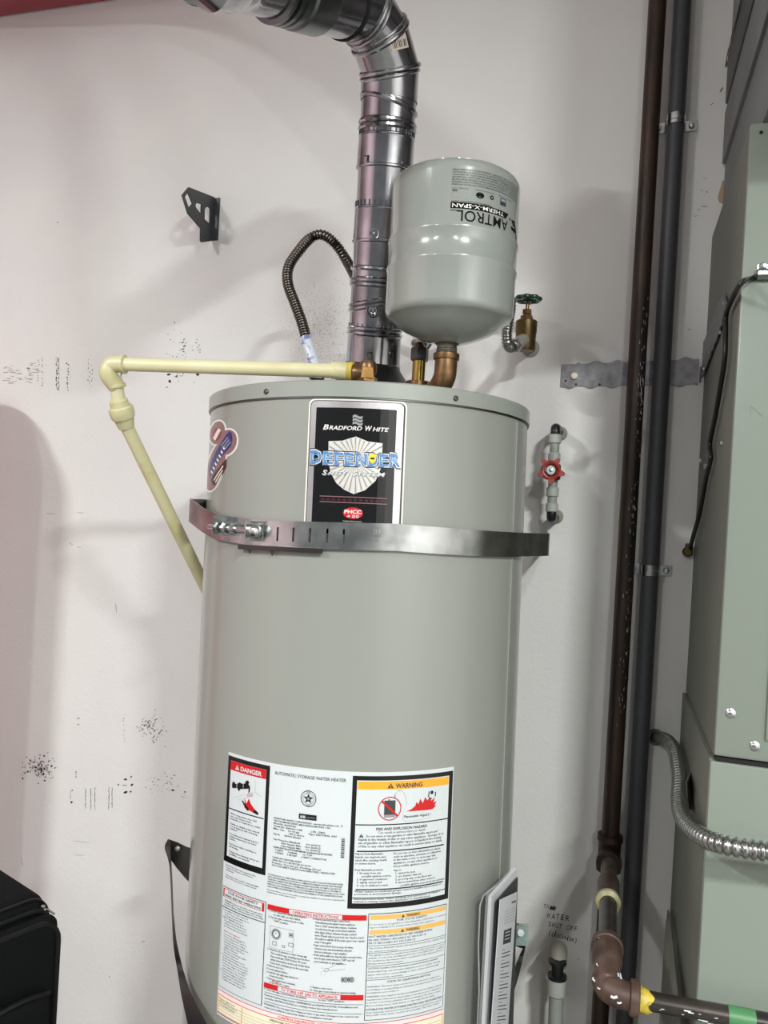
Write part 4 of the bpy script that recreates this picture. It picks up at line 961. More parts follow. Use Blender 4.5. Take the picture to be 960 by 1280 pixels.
# triangular emblem wrapping round the right side
uo = UA+pxe(2)
for pts_ in ([(0, 0), (4, 0), (4, -3.5)], [(7, 0), (13, 0), (17, -6), (13, -7)], [(14, 1), (18, 1), (34, -22), (29, -24), (24, -13), (9, -13), (6, -9), (20, -9)]):
    pe.poly('tank_ink', [(uo+pxe(x), vA+pxe(6)+pxe(y)) for x, y in pts_], .0004)
pe.text('ink', 'THERMAL EXPANSION TANK', su0, su0+pxe(55), sv0+pxe(2.0), pxe(1.9), .0004, flip=True, bold=.02)
iy = sv0+pxe(8)
pe.frame('grey_ink', su0+pxe(.5), iy+pxe(5.5), su0+pxe(8), iy-pxe(1.5), pxe(.6), .0004); pe.rect('ink', su0+pxe(1), iy+pxe(8), su0+pxe(7.5), iy+pxe(6), .0004)
pe.frame('grey_ink', su0+pxe(16), iy+pxe(5.5), su0+pxe(23), iy-pxe(1.5), pxe(.5), .0004)
pe.ell('tank_ink', su0+pxe(37), iy+pxe(3.5), pxe(5.6), pxe(3.8), .0004, inner=.62); pe.rect('tank_ink', su0+pxe(32), iy+pxe(5.4), su0+pxe(42), iy+pxe(2), .0005)
pe.ell('tank_ink', su0+pxe(54), iy+pxe(4), pxe(2.8), pxe(2.8), .0004, inner=.45)
pe.rect('ink', su0+pxe(68), iy+pxe(8), su0+pxe(79), iy-pxe(1), .0004); pe.rect('grey_ink', su0+pxe(69), iy+pxe(7), su0+pxe(78), iy+pxe(4), .0005)
for t, a, b in (('CERTIFIED USE 1', 0, 22), ('MAXIMUM WORKING', 30, 58), ('SEE INSTRUCTIONS', 64, 92)): pe.text('ink', t, su0+pxe(a), su0+pxe(b), iy+pxe(10.5), pxe(1.5), .0004, flip=True)
FT = ['WARNING: THE TANK SHOULD BE INSTALLED IN AN AREA WHERE LEAKAGE OF THE TANK WILL NOT DAMAGE', 'ADJACENT TO APPLIANCE OR TO LOWER FLOORS. READ AND FOLLOW THE INSTALLATION MANUAL BEFORE USE', 'PRECHARGE THE TANK TO THE SYSTEM PRESSURE. THIS PRODUCT LIKE MOST UNDER PRESSURE MAY OVER TIME', 'CORRODE WEAKEN AND BURST OR EXPLODE CAUSING SERIOUS OR FATAL INJURY, LEAKING OR FLOODING AND', 'PROPERTY DAMAGE. TO MINIMIZE RISK A LICENSED PROFESSIONAL MUST INSTALL AND PERIODICALLY', 'INSPECT AND SERVICE THE TANK. DRIP PAN CONNECTED TO ADEQUATE DRAIN MUST BE INSTALLED IF', 'LEAKING OR FLOODING COULD CAUSE PROPERTY DAMAGE. DO NOT LOCATE IN AREAS WHERE']
for k, t in enumerate(FT): pe.text('ink', t, su0, su0+pxe(108), iy+pxe(15.5+k*3.1), pxe(1.9), .0004, flip=True, bold=.01)
pe.build(dict(tank_ink='black_lettering', st_white='white_lettering', ink='small_print', grey_ink='grey_symbols'), et)
prb = Print(lambda u, v, l: V((EC.x+.045+u, EC.y-.035-v*.2, zB-.0335+0*l)), .2)

# brass fittings below the tank
fit = thing('brass_elbow_fitting', 'brown brass street elbow joining the expansion tank to the heater', 'pipe fitting', (EC.x, EC.y, 1.66))
zn = zB-.060
zr_ = hmap(*hp(552, 486), 0).z
el = [V((EC.x, EC.y, zn)), V((EC.x, EC.y, zn-.022)), V((EC.x-.002, EC.y+.002, zn-.036)), V((EC.x-.012, EC.y+.012, zn-.050)), V((EC.x-.028, EC.y+.026, zn-.058)), V((EC.x-.05, EC.y+.045, zn-.060))]
mb = MB(); mb.tube(spline(el, 6), [.0175]*len(spline(el, 6)), 28); mb.build('elbow_body', 'bronze', fit)
mb = MB(); mb.lathe([(.0165, 0), (.0198, .001), (.0202, .005), (.0202, .0095), (.0175, .0115)], V((EC.x, EC.y, zn-.009)), (0, 0, 1), 32); mb.build('rim_band', 'bronze', fit)
T0 = el[-1]
mb = MB(); mb.tube([T0+V((.012, -.011, 0)), T0+V((-.006, .006, 0))], .0165, 24); mb.lathe([(.0185, -.004), (.0185, .004)], T0+V((.012, -.011, 0)), (1, -1, 0), 28); mb.build('side_rim', 'bronze', fit)
zt_ = T0.z
mb = MB(); mb.lathe([(.0165, -.028), (.0165, .018), (.019, .019), (.019, .026), (.0165, .027)], T0+V((-.006, .006, 0)), (0, 0, 1), 28); mb.build('tee_body', 'bronze', fit)
up_ = T0+V((-.006, .006, .026))
mb = MB(); mb.lathe([(.0095, 0), (.0105, .001), (.0105, .034)], up_, (0, 0, 1), 24); mb.build('brass_tube', 'gold', fit)
mb = MB(); hexnut(mb, up_+V((0, 0, .034)), (0, 0, 1), .0150, .021); mb.build('connector_nut', 'dark_zinc', fit, sharp=20)
RT_END = up_+V((-.03, .085, .082))
mb = MB(); mb.tube(spline([up_+V((0, 0, .050)), up_+V((-.002, .006, .060)), up_+V((-.012, .036, .068)), RT_END], 6), .0075, 16); mb.build('riser_tube', 'bronze', fit)
zcap = HB.z+1.232*AX.z
mb = MB(); mb.lathe([(.0135, 0), (.0135, .03)], V((T0.x-.006, T0.y+.006, zcap-.006)), (0, 0, 1), 24); mb.build('heater_nipple', 'bronze', fit)

# ------------------------------------------------------------------ RELIEF VALVE and its discharge pipe
rv = thing('relief_valve', 'small brass relief valve on top of the heater beside the flue', 'valve', atD(460, 478, 1.24))
vc = atD(459.5, 465.5, 1.235); hd = (atD(300, 456, 1.285)-atD(440, 465, 1.24)).normalized()
mb = MB(); mb.lathe([(.0115, -.026), (.0115, -.004), (.014, 0), (.0145, .010), (.012, .016), (.0065, .0185)], vc, (0, 0, 1), 28); mb.build('valve_body', 'bronze', rv)
mb = MB(); mb.lathe([(.0125, .003), (.014, .006), (.0145, .020), (.0125, .024)], vc+V((0, 0, -.002)), hd, 24); mb.build('outlet_socket', 'bronze', rv)
mb = MB(); hexnut(mb, vc-V((0, 0, .016)), (0, 0, 1), .0165, .008); mb.build('hex_collar', 'brass', rv, sharp=20)
fc = (CAM-vc).normalized(); fc.z = 0; fc.normalize(); t = V((-fc.y, fc.x, 0)); rot = Matrix((t, fc, V((0, 0, 1)))).transposed()
mb = MB(); mb.box(vc+fc*.014-V((0, 0, .003)), (.020, .006, .016), rot, .8); mb.build('cast_pad', 'brass', rv, smooth=False)
dp = thing('discharge_pipe', 'cream plastic discharge pipe bending down the left of the heater', 'pipe', atD(252, 740, 1.47))
pA = vc+hd*.026; pE = atD(142, 455, 1.30)
mb = MB(); mb.lathe([(.0142, 0), (.0148, .001), (.0148, .007), (.0120, .008)], pA-hd*.003, hd, 28); mb.build('sealant_ring', 'yellow', dp, label='yellow sealant ring')
mb = MB(); mb.lathe([(.0118, 0), (.0136, .001), (.0136, .028), (.0118, .0295)], pA+hd*.004, hd, 28); mb.build('adapter', 'cream_old', dp)
hdir = (pE-pA).normalized()
mb = MB(); mb.tube([pA+hdir*.02, pE-hdir*.016], .0112, 28); mb.build('horizontal_pipe', 'cream', dp)
pU = atD(150.5, 517, 1.325); pD = atD(256, 733, 1.50); ddir = (pD-pU).normalized()
el = spline([pE-hdir*.014*1.5, pE-hdir*.004, pE+hdir*.006-V((0, 0, .004)), pE+hdir*.008-V((0, 0, .018)), pE.lerp(pU, .44)], 6)
mb = MB(); mb.tube(el, .0142, 28); elb = mb.build('elbow', 'cream_old', dp)
mb = MB(); mb.lathe([(.0142, 0), (.0158, .001), (.0158, .005), (.0142, .006)], el[0], -hdir if (el[0]-pE).dot(hdir) > 0 else hdir, 28); mb.build('elbow_rim', 'cream_old', elb); mb = MB(); mb.lathe([(.0142, -.004), (.0154, -.003), (.0154, .001), (.013, .002)], el[-1], pU-el[-1], 28); mb.build('elbow_rim', 'cream_old', elb)
pM = atD(147, 499, 1.315)
mb = MB(); mb.tube([pE.lerp(pU, .35), pE.lerp(pU, .8)], .0112, 24); mb.build('short_pipe', 'cream', dp)
uu = (pU-pE.lerp(pU, .6)).normalized()
ub = atD(147.5, 499, 1.315)
mb = MB(); mb.lathe([(.0118, 0), (.0150, .002), (.0158, .012), (.0198, .014), (.0205, .018), (.0205, .028), (.0190, .033), (.0165, .034), (.0150, .044), (.0135, .050), (.012, .051)], ub, (pU+ddir*.02-ub), 32); mb.build('union', 'cream_old', dp)
mb = MB(); mb.tube([pU+ddir*.01, pD], .0114, 28); mb.build('down_pipe', 'cream_old', dp)
mb = MB(); mb.tube([pD-ddir*.002, pD+ddir*.03, pD+ddir*.05-V((0, 0, .03)), pD+ddir*.055-V((0, 0, .9))], .0114, 24); mb.build('lower_pipe', 'cream_old', dp)

# ------------------------------------------------------------------ FLEXIBLE HOSES
def corrugated(name, pts, r, pitch, amp, m, parent, n=14):
    P = resample(spline([V(p) for p in pts], 14), pitch/4); rr = [r+amp*(1, .2, -1, .2)[i % 4] for i in range(len(P))]
    mb = MB(); mb.tube(P, rr, n); return mb.build(name, m, parent, sharp=80)
fh = thing('flexible_water_hose', 'dark braided flexible hose looping left of the flue', 'hose', atD(395, 475, 1.40))
corrugated('braided_tube', [atD(384, 428, 1.42), atD(378, 405, 1.43), atD(369, 380, 1.44), atD(360, 355, 1.45), atD(361, 333, 1.46), atD(375, 312, 1.47), atD(388, 298, 1.48), atD(402, 293.5, 1.48), atD(417, 303, 1.49), atD(431, 322, 1.50), atD(446, 352, 1.55), atD(455, 385, 1.60), V((atD(462, 405, 1.62).x, 1.66, atD(462, 405, 1.62).z)), V((atD(462, 408, 1.62).x, 1.70, atD(462, 408, 1.62).z))], .0090, .0052, .0013, 'hose', fh)
s0, s1 = atD(381.5, 422, 1.42), atD(393, 455, 1.41); sd = (s1-s0).normalized()
mb = MB(); mb.tube([s0, s1+sd*.012], .0110, 24); mb.build('printed_sleeve', 'sleeve', fh, label='white sleeve printed with purple marks')
pf = Print(lambda u, v, l: s0+sd*v+RT*u+(CAM-s0).normalized()*(math.sqrt(max(0, .0115**2-u*u))+l), .004)
pf.text('st_blue', 'PLUMB', -.009, .006, .040, .0045, .0003, bold=.03); pf.text('st_blue', 'pro', -.006, .008, .033, .004, .0003, bold=.02)
pf.build(dict(st_blue='purple_lettering'), fh)
s2 = atD(396, 472, 1.405)
mb = MB(); hexnut(mb, s2-V((0, 0, .004)), (0, 0, 1), .0135, .014); mb.build('connector_nut', 'dark_zinc', fh, sharp=20)
mb = MB(); mb.lathe([(.0095, 0), (.0095, .05)], V((s2.x, s2.y, zcap-.002)), (0, 0, 1), 20); mb.build('nipple', 'black_pipe', fh)

gv = thing('gate_valve', 'brass gate valve with a green handwheel on the wall', 'valve', atD(658, 430, 1.63))
gY = 1.60
gc = onY(657.5, 415, gY)
mb = MB(); mb.lathe([(.0165, -.038), (.020, -.030), (.0205, -.004), (.0215, .0), (.0215, .021), (.019, .023), (.012, .025)], gc, (0, 0, 1), 28); mb.build('valve_body', 'valve_bronze', gv)
mb = MB(); hexnut(mb, gc+V((0, 0, .024)), (0, 0, 1), .0135, .008); hexnut(mb, gc+V((0, 0, .035)), (0, 0, 1), .0098, .010); mb.build('packing_nut', 'brass', gv, sharp=20)
mb = MB(); mb.lathe([(.0035, 0), (.0035, .022)], gc+V((0, 0, .043)), (0, 0, 1), 12); mb.build('stem', 'brass', gv)
hwz = gc+V((0, 0, .066)); mb = MB(); rg = [hwz+V((.0225*math.cos(a)*(1+.09*math.cos(8*a)), .0225*math.sin(a)*(1+.09*math.cos(8*a)), 0)) for a in [2*PI*k/64 for k in range(64)]]
mb.tube(rg, .0046, 10, closed=True)
for k in range(4): a = PI/4+k*PI/2; mb.tube([hwz, hwz+V((.021*math.cos(a), .021*math.sin(a), 0))], .003, 8)
mb.lathe([(.007, -.006), (.008, .0), (.006, .005)], hwz, (0, 0, 1), 16); mb.build('handwheel', 'gvalve', gv, label='green scalloped handwheel')
nd = V((-.75, -.55, -.30)).normalized(); n0_ = onY(654, 424, gY-.012)
n1_ = atD(644, 431, 1.52)
mb = MB(); mb.tube([gc+V((0, 0, -.014)), n0_.lerp(gc+V((0, 0, -.018)), .3), n1_], .0128, 24); mb.build('side_outlet', 'pvc_warm', gv)
mb = MB(); mb.lathe([(.011, 0), (.011, 1.7-gY)], gc-V((0, 0, .012)), (0, 1, 0), 20); mb.build('wall_nipple', 'valve_bronze', gv)
mb = MB(); mb.lathe([(.0185, 0), (.0175, .003), (.012, .004)], V((gc.x, 1.697, gc.z-.012)), (0, -1, 0), 24); mb.build('wall_flange', 'pvc_warm', gv)
fh2 = thing('flexible_water_hose', 'bright corrugated hose from the green handled valve behind the expansion tank', 'hose', n1_)
mb = MB(); hexnut(mb, n1_+(n0_-n1_).normalized()*.004, n1_-n0_, .0150, .016); mb.build('connector_nut', 'zinc', fh2, sharp=20)
corrugated('corrugated_tube', [n1_+V((-.004, -.004, -.003)), atD(638, 434, 1.50), atD(634, 428, 1.48), atD(633.5, 415, 1.475), atD(636, 398, 1.47), atD(637, 375, 1.47), atD(620, 350, 1.47), atD(590, 350, 1.47), atD(560, 375, 1.45), RT_END+V((.01, .03, .005)), RT_END+V((0, -.004, -.001))], .0098, .0050, .0012, 'hose_bright', fh2)
print('fittings done')

# ------------------------------------------------------------------ FURNACE, duct
FX, FY, WY = .1535, 1.233, 1.7
zTop = onX(935.5, 160, FX).z; zSeam = (CAM+ray(890.7, 947)*(FY/ray(890.7, 947).y)).z
fn = thing('furnace', 'tall greenish grey sheet metal furnace at the right edge', 'furnace', (.45, 1.46, 0))
def rbox(name, lo, hi, m, parent, r=.004, seg=2):
    bm = bmesh.new(); lo, hi = V(lo), V(hi); bmesh.ops.create_cube(bm, size=1)
    for v in bm.verts: v.co = V([(lo[i]+hi[i])/2+v.co[i]*(hi[i]-lo[i]) for i in range(3)])
    bmesh.ops.bevel(bm, geom=bm.edges[:], offset=r, segments=seg, profile=.5, affect='EDGES')
    mb = MB(); mb.bm.free(); mb.bm = bm; return mb.build(name, m, parent, sharp=25)
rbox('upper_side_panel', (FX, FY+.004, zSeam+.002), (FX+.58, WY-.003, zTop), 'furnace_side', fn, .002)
fp = rbox('upper_front_panel', (FX+.0005, FY-.004, zSeam+.004), (FX+.58, FY+.012, zTop-.001), 'furnace', fn, .0035)
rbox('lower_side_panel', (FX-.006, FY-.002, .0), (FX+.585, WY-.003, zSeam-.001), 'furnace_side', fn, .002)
rbox('lower_front_panel', (FX-.005, FY-.012, .03), (FX+.585, FY+.006, zSeam-.002), 'furnace', fn, .0035)
mb = MB(); mb.box((FX+.29, FY+.1, zSeam+.001), (.576, .22, .004)); mb.build('panel_gap', 'gap', fn, smooth=False)
# recessed service door at the frame's right edge
dx = onY(961, 840, FY-.004).x; dz1 = onY(958, 742, FY-.004).z; dz0 = onY(958, 925, FY-.004).z
rbox('service_door', (dx, FY-.0095, dz0), (dx+.35, FY-.003, dz1), 'furnace', fn, .002)
for px, py in ((913, 892), (943, 933)):
    p = onY(px, py, FY-.004); mb = MB(); mb.lathe([(.0075, 0), (.0055, .0008), (.0052, .0034), (.004, .0042), (.0005, .0044)], p, (0, -1, 0), 12); mb.build('screw', 'zinc', fn)
for px, py in ((951.5, 165.5),):
    p = onY(px, py, FY-.0042); mb = MB(); mb.lathe([(.0026, 0), (.0026, .0004)], p, (0, -1, 0), 12); mb.build('pilot_hole', 'gap', fn)
p = onY(946, 515, FY-.004); mb = MB(); mb.tube([p+V((-.007, 0, .008)), p+V((.008, 0, -.006))], .0008, 6); mb.tube([p+V((-.008, 0, .008)), p+V((-.008, 0, -.005))], .0006, 6); mb.build('pressed_mark', 'furnace', fn)
# furnace side plate: thin folded flap near the floor end
fl = thing('sheet_metal_flap', 'narrow folded sheet metal flap against the lower left furnace side', 'metal flap', onY(845, 1290, 1.5))
mb = MB(); a = [onX(835, 1137, FX-.010), onX(837.5, 1143, FX-.016), onX(849, 1252, FX-.02), onX(851, 1330, FX-.02)]; b = [onX(834.5, 1139, FX-.018), onX(832, 1160, FX-.026), onX(826, 1252, FX-.04), onX(822, 1330, FX-.045)]
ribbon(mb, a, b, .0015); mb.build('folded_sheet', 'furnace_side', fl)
fl2 = thing('sheet_metal_flap', 'small bent tab sticking out of the furnace side behind the metal conduit', 'metal flap', onX(862, 1010, FX-.02))
mb = MB(); ribbon(mb, [onX(862.5, 964, FX-.007), onX(862, 985, FX-.007), onX(864, 1012, FX-.007)], [onX(863, 966, FX-.008), onX(857.5, 978, FX-.022), onX(860, 1012, FX-.016)], .0015); mb.build('bent_tab', 'furnace_side', fl2)
# black gap line round the flap is real shade; duct above the furnace
DX = .170
du = thing('supply_duct', 'grey sheet metal duct rising from the top of the furnace', 'duct', (.45, 1.45, zTop))
zd = lambda x, y: onX(x, y, DX).z
za, zb_, zc_, zd_ = zd(925, 150), zd(945, 4), zd(933, 50), zd(933, 0)
z3 = zd(935, 112); z2 = zd(930, 66); z1 = zd(922, 42)
rbox('lower_duct', (DX, 1.0, zTop+.0), (DX+.5, WY-.003, z3), 'plenum', du, .002)
rbox('flange', (DX-.006, 1.0, z3+.001), (DX+.5, WY-.003, z2-.003), 'plenum', du, .0025)
rbox('gap_strip', (DX+.001, 1.0, z2-.004), (DX+.5, WY-.003, z2+.004), 'gap', du, .001)
rbox('upper_flange', (DX-.008, 1.0, z2+.004), (DX+.5, WY-.02, z1), 'plenum_dark', du, .0025)
rbox('upper_duct', (DX-.002, 1.0, z1+.001), (DX+.5, WY-.003, 3.495), 'plenum', du, .002)
mb = MB(); e = [V((DX-.009, 1.1+.6*k/24, z1+.003+random.uniform(-.004, .004))) for k in range(25)]
ribbon(mb, e, [p+V((-.001, 0, -.012+random.uniform(-.003, .003))) for p in e], .0012); mb.build('torn_tape_edge', 'plenum_dark', du)

# cable on the furnace side
cb = thing('black_cable', 'black cable drooping down the left side of the furnace', 'cable', onX(862, 690, FX-.006))
cp = [onY(980, 348, FY-.009), onY(962, 345, FY-.010), onY(950, 345.5, FY-.009), onY(938, 349, FY-.008), onX(929, 354, FX-.003)+V((-.002, -.006, 0)), onX(920, 364, FX-.008), onX(912, 380, FX-.008), onX(907.5, 394, FX-.008), onX(907, 412, FX-.008), onX(906, 445, FX-.008), onX(901, 480, FX-.008), onX(894, 520, FX-.008), onX(887.5, 553, FX-.008), onX(888.5, 570, FX-.008), onX(887, 580, FX-.008), onX(882, 600, FX-.008), onX(878.5, 620, FX-.008), onX(873, 648, FX-.008), onX(867, 668, FX-.008), onX(863.5, 683, FX-.008), onX(863, 690, FX-.006)]
mb = MB(); mb.tube(spline(cp, 6), .0040, 12); mb.build('sheath', 'rubber', cb)
gl = onY(859.5, 690, 1.69)
mb = MB(); mb.lathe([(.010, -.002), (.010, .012), (.007, .016)], V((gl.x, 1.698, gl.z)), (0, -1, 0), 14); mb.build('wall_gland', 'valve_bronze', cb)
mb = MB(); mb.lathe([(.006, 0), (.006, .01)], V((gl.x, 1.69, gl.z+.006)), (0, -.6, .8), 12); mb.build('gland_cap', 'nipple', cb)
def cable_clip(p, n, t, label, size=1):
    th = thing('cable_clip', label, 'clip', p)
    n, t = V(n).normalized(), V(t).normalized(); b = n.cross(t)
    mb = MB(); arcp = [p+t*(x*size)+n*(y*size) for x, y in ((-.012, .0005), (-.006, .0005), (-.0055, .006), (-.002, .010), (.002, .010), (.0055, .006), (.006, .0005))]
    ribbon(mb, [q-b*.006*size for q in arcp], [q+b*.006*size for q in arcp], .001); mb.build('strap_loop', 'strap', th)
    screw(th, p-t*.010*size+n*.001, n, .004*size); return th
cable_clip(onY(953, 344, FY-.0045), (0, -1, 0), (0, 0, -1), 'small galvanised clip holding the black cable on the furnace front', 1.25)
p = onX(886, 584, FX-.001); cable_clip(p, (-1, 0, 0), (0, -1, .2), 'small clip holding the black cable halfway down the furnace side', .8)
for px, py in ((902.5, 554), (876, 576)):
    p = onX(px, py, FX); sw = MB(); sw.lathe([(.0045, 0), (.0042, .003), (.001, .0035)], p, (-1, 0, 0), 10); sw.build('screw', 'zinc', fn)

# flexible metal conduit
fc_ = thing('flexible_conduit', 'shiny spiral metal conduit curving out of the wall past the furnace', 'conduit', onY(820, 922, 1.69))
cpts = [onY(819, 921, 1.70), onY(825, 922, 1.66), onY(834, 926, 1.62), onY(843, 938, 1.56), onY(847, 955, 1.50), onY(849.5, 975, 1.44), onY(849, 1000, 1.37), onY(852, 1018, 1.31), onY(862, 1033, 1.25), onY(878, 1046, 1.19), onY(898, 1054, 1.155), onY(925, 1060, 1.14), onY(960, 1064.5, 1.14), onY(1030, 1072, 1.14)]
P = resample(spline(cpts, 12), .0100/8); rr = [.0102+.0032*(0, .45, .85, 1, 1, .85, .45, 0)[i % 8] for i in range(len(P))]
mb = MB(); mb.tube(P, rr, 20); mb.build('spiral_tube', 'armour', fc_, sharp=80)
w0 = onY(820, 921.5, 1.699); mb = MB(); mb.lathe([(.017, 0), (.0155, .0015), (.012, .002)], w0, (0, -1, 0), 20); mb.build('wall_hole_rim', 'dark_zinc', fc_)

# ------------------------------------------------------------------ PIPES ON THE WALL
def vline(px0, py0, px1, py1, Y):
    a, b = onY(px0, py0, Y), onY(px1, py1, Y); return (a.x+b.x)/2
gx, gY_ = vline(846, 150, 800, 900, 1.672), 1.672
cdp = thing('grey_conduit', 'dark grey painted conduit running up the wall right of the rusty pipe', 'conduit', (gx, gY_, 0))
def gpt(px, py, Y): return onY(px, py, Y)
a = onY(853.5, 0, gY_); b = onY(785, 1200, gY_); d_ = (a-b).normalized()
mb = MB(); mb.tube([b-d_*(b.z/d_.z), a+d_*((3.49-a.z)/d_.z)], .0168, 28); mb.build('pipe', 'conduit', cdp)
def clamp(py, label):
    p = b+d_*((onY(830 if py < 400 else 811, py, gY_).z-b.z)/d_.z); th = thing('pipe_clamp', label, 'clamp', (p.x, 1.695, p.z), 'clamps on the grey conduit')
    prof_ = [(-.042, 1.6975), (-.020, 1.6975), (-.0185, 1.688)]+[(-.0182*math.cos(PI*k/10), gY_-.0182*math.sin(PI*k/10)) for k in range(11)]+[(.0185, 1.688), (.020, 1.6975), (.042, 1.6975)]
    mb = MB(); ribbon(mb, [V((p.x+x, y, p.z-.0105)) for x, y in prof_], [V((p.x+x, y, p.z+.0105)) for x, y in prof_], .0018); mb.build('band', 'strap', th)
    mb = MB(); ribbon(mb, [V((p.x+x, y-.002, p.z-.003)) for x, y in prof_[3:14]], [V((p.x+x, y-.002, p.z+.003)) for x, y in prof_[3:14]], .0012); mb.build('raised_rib', 'zinc', th)
    for sx in (-.032, .032): screw(th, (p.x+sx, 1.696, p.z), (0, -1, 0), .006)
    return th
clamp(152.5, 'galvanised clamp on the grey conduit near the top of the wall')
clamp(712.5, 'galvanised clamp on the grey conduit below the black cable end')
# rusty gas pipe
rY = 1.655
rp = thing('rusty_gas_pipe', 'rusty brown iron gas pipe running up the wall with a tee near the bottom', 'pipe', onY(757, 1280, rY))
a = onY(822, 0, rY); b = onY(762.5, 1050, rY); d_r = (a-b).normalized()
mb = MB(); mb.tube([b, a+d_r*((3.49-a.z)/d_r.z)], .0173, 28); mb.build('riser', 'rust', rp)
mb = MB(); mb.tube([b-d_r*.08, b-d_r*(b.z/d_r.z)], .0165, 28); mb.build('lower_riser', 'rust', rp)
mb = MB(); mb.lathe([(.0178, 0), (.0245, .001), (.0250, .012), (.0222, .016), (.0215, .052), (.0240, .056), (.0240, .072), (.018, .074)], b+d_r*.012, -d_r, 32); mb.build('tee', 'iron_dark', rp)
tc_ = b-d_r*.030; bd = V((.0, -1, -.0))
bp = [tc_, tc_+bd*.05]
mb = MB(); mb.lathe([(.0215, .012), (.0215, .030), (.0245, .032), (.0245, .046), (.018, .047)], tc_, bd, 32); mb.build('tee_branch', 'iron_dark', rp)
def along(y): return tc_+bd*y
eY = 1.188
ey = tc_.y-eY
mb = MB(); mb.tube([along(.04), along(.14)], .0152, 24); mb.build('nipple', 'nipple', rp)
mb = MB(); mb.lathe([(.0155, .125), (.0190, .126), (.0198, .134), (.0190, .182), (.0205, .190), (.0205, .200), (.016, .202)], tc_, bd, 28); mb.build('coupling', 'iron', rp)
mb = MB(); mb.lathe([(.0160, .198), (.0212, .199), (.0214, .208), (.0150, .213)], tc_, bd, 28); mb.build('sealant_ring', 'cream_old', rp, label='pale sealant ring')
mb = MB(); mb.tube([along(.205), along(ey-.08)], .0148, 24); mb.build('nipple', 'black_pipe', rp)
hpA = onY(800, 1249, eY); hpB = onY(960, 1279, eY)
el0 = along(ey-.115)
elp = spline([el0, along(ey-.06), along(ey-.025), V((tc_.x+.002, eY+.006, (tc_.z*.35+hpA.z*.65))), V((tc_.x+.020, eY, hpA.z+.001)), V((tc_.x+.040, eY, hpA.z))], 6)
mb = MB(); mb.tube(elp, [.0225-.0035*min(1, max(0, (i-5)/3)) + (.0022 if 13 < i < 17 else 0) for i in range(len(elp))], 28); eb = mb.build('elbow', 'iron', rp, label='paint-chipped reddish iron elbow')
mb = MB(); mb.lathe([(.0205, 0), (.0245, .0015), (.0245, .013), (.0205, .015)], elp[0], elp[4]-elp[0], 28); mb.build('elbow_rim', 'iron', eb); mb = MB(); mb.lathe([(.0205, 0), (.0240, .0015), (.0240, .012), (.018, .014)], elp[-1]-V((.008, 0, 0)), V((1, 0, 0)), 28); mb.build('elbow_rim', 'iron', eb)
mb = MB()
for k in range(9):
    i = random.randrange(1, len(elp)-3); q = elp[i]; t_ = (elp[i+1]-elp[i]).normalized(); n_ = (CAM-q); n_ = (n_-t_*n_.dot(t_)).normalized(); s_ = n_.cross(t_)
    an = random.uniform(-1.1, 1.1); n2 = n_*math.cos(an)+s_*math.sin(an); c = q+n2*.0222; l = random.uniform(.001, .0026)
    mb.tube([c-n2*.0008-t_*l*1.6, c-n2*.0004, c-n2*.0010+t_*l*1.8+s_*l], l*.8, 6)
mb.build('paint_chip', 'white', eb, kind='stuff')
mb = MB(); rgs = []
for k, (r_, z_) in enumerate(((.0150, 0), (.0175, .003), (.0172, .009), (.0160, .015), (.0134, .021))):
    rgs.append([V((tc_.x+.040+z_+.004*math.sin(3*a+1)*(k > 1), eY+r_*(1+.07*math.sin(5*a+k*2))*math.cos(a), hpA.z+r_*(1+.07*math.sin(5*a+k*2))*math.sin(a))) for a in [2*PI*q/24 for q in range(24)]])
mb.loft(rgs); mb.build('yellow_sealant', 'yellow', rp, label='yellow thread sealant')
xdir = (hpB-hpA).normalized()
bpp = thing('black_gas_pipe', 'black iron gas pipe running right across the furnace front', 'pipe', V((tc_.x+.05, eY, hpA.z)))
mb = MB(); mb.tube([V((tc_.x+.046, eY, hpA.z)), hpA, hpB, hpB+xdir*.45], .0130, 24); mb.build('pipe', 'black_pipe', bpp)
ta, tb = onY(910, 1269.5, eY), onY(944, 1276, eY); mb = MB(); mb.tube([ta, tb], .0136, 24); mb.build('green_label', 'green_tape', bpp, label='green label wrapped round the pipe')
mb = MB()
for k in range(16):
    q = hpA.lerp(hpB, random.uniform(0, .95)); an = random.uniform(-.3, 1.2); n2 = V((0, -math.cos(an), -math.sin(an)*.9)).normalized(); l = random.uniform(.0012, .005)
    mb.tube([q+n2*.0131, q+n2*.0131+xdir*l*2], l*.25, 5)
mb.build('paint_drip', 'white', bpp, kind='stuff')
# flaking scale on the riser
mb = MB()
for k in range(150):
    z_ = random.uniform(1.1, 1.95) if k > 30 else random.gauss(1.76, .02); p = b+d_r*((z_-b.z)/d_r.z); an = random.gauss(.55, .25); n2 = V((math.sin(an), -math.cos(an), 0)); l = random.uniform(.0005, .0016)
    mb.tube([p+n2*.0171, p+n2*.0171+d_r*l*random.uniform(1.5, 7)], l*.6, 5)
mb.build('paint_flake', 'plate', rp, kind='stuff')

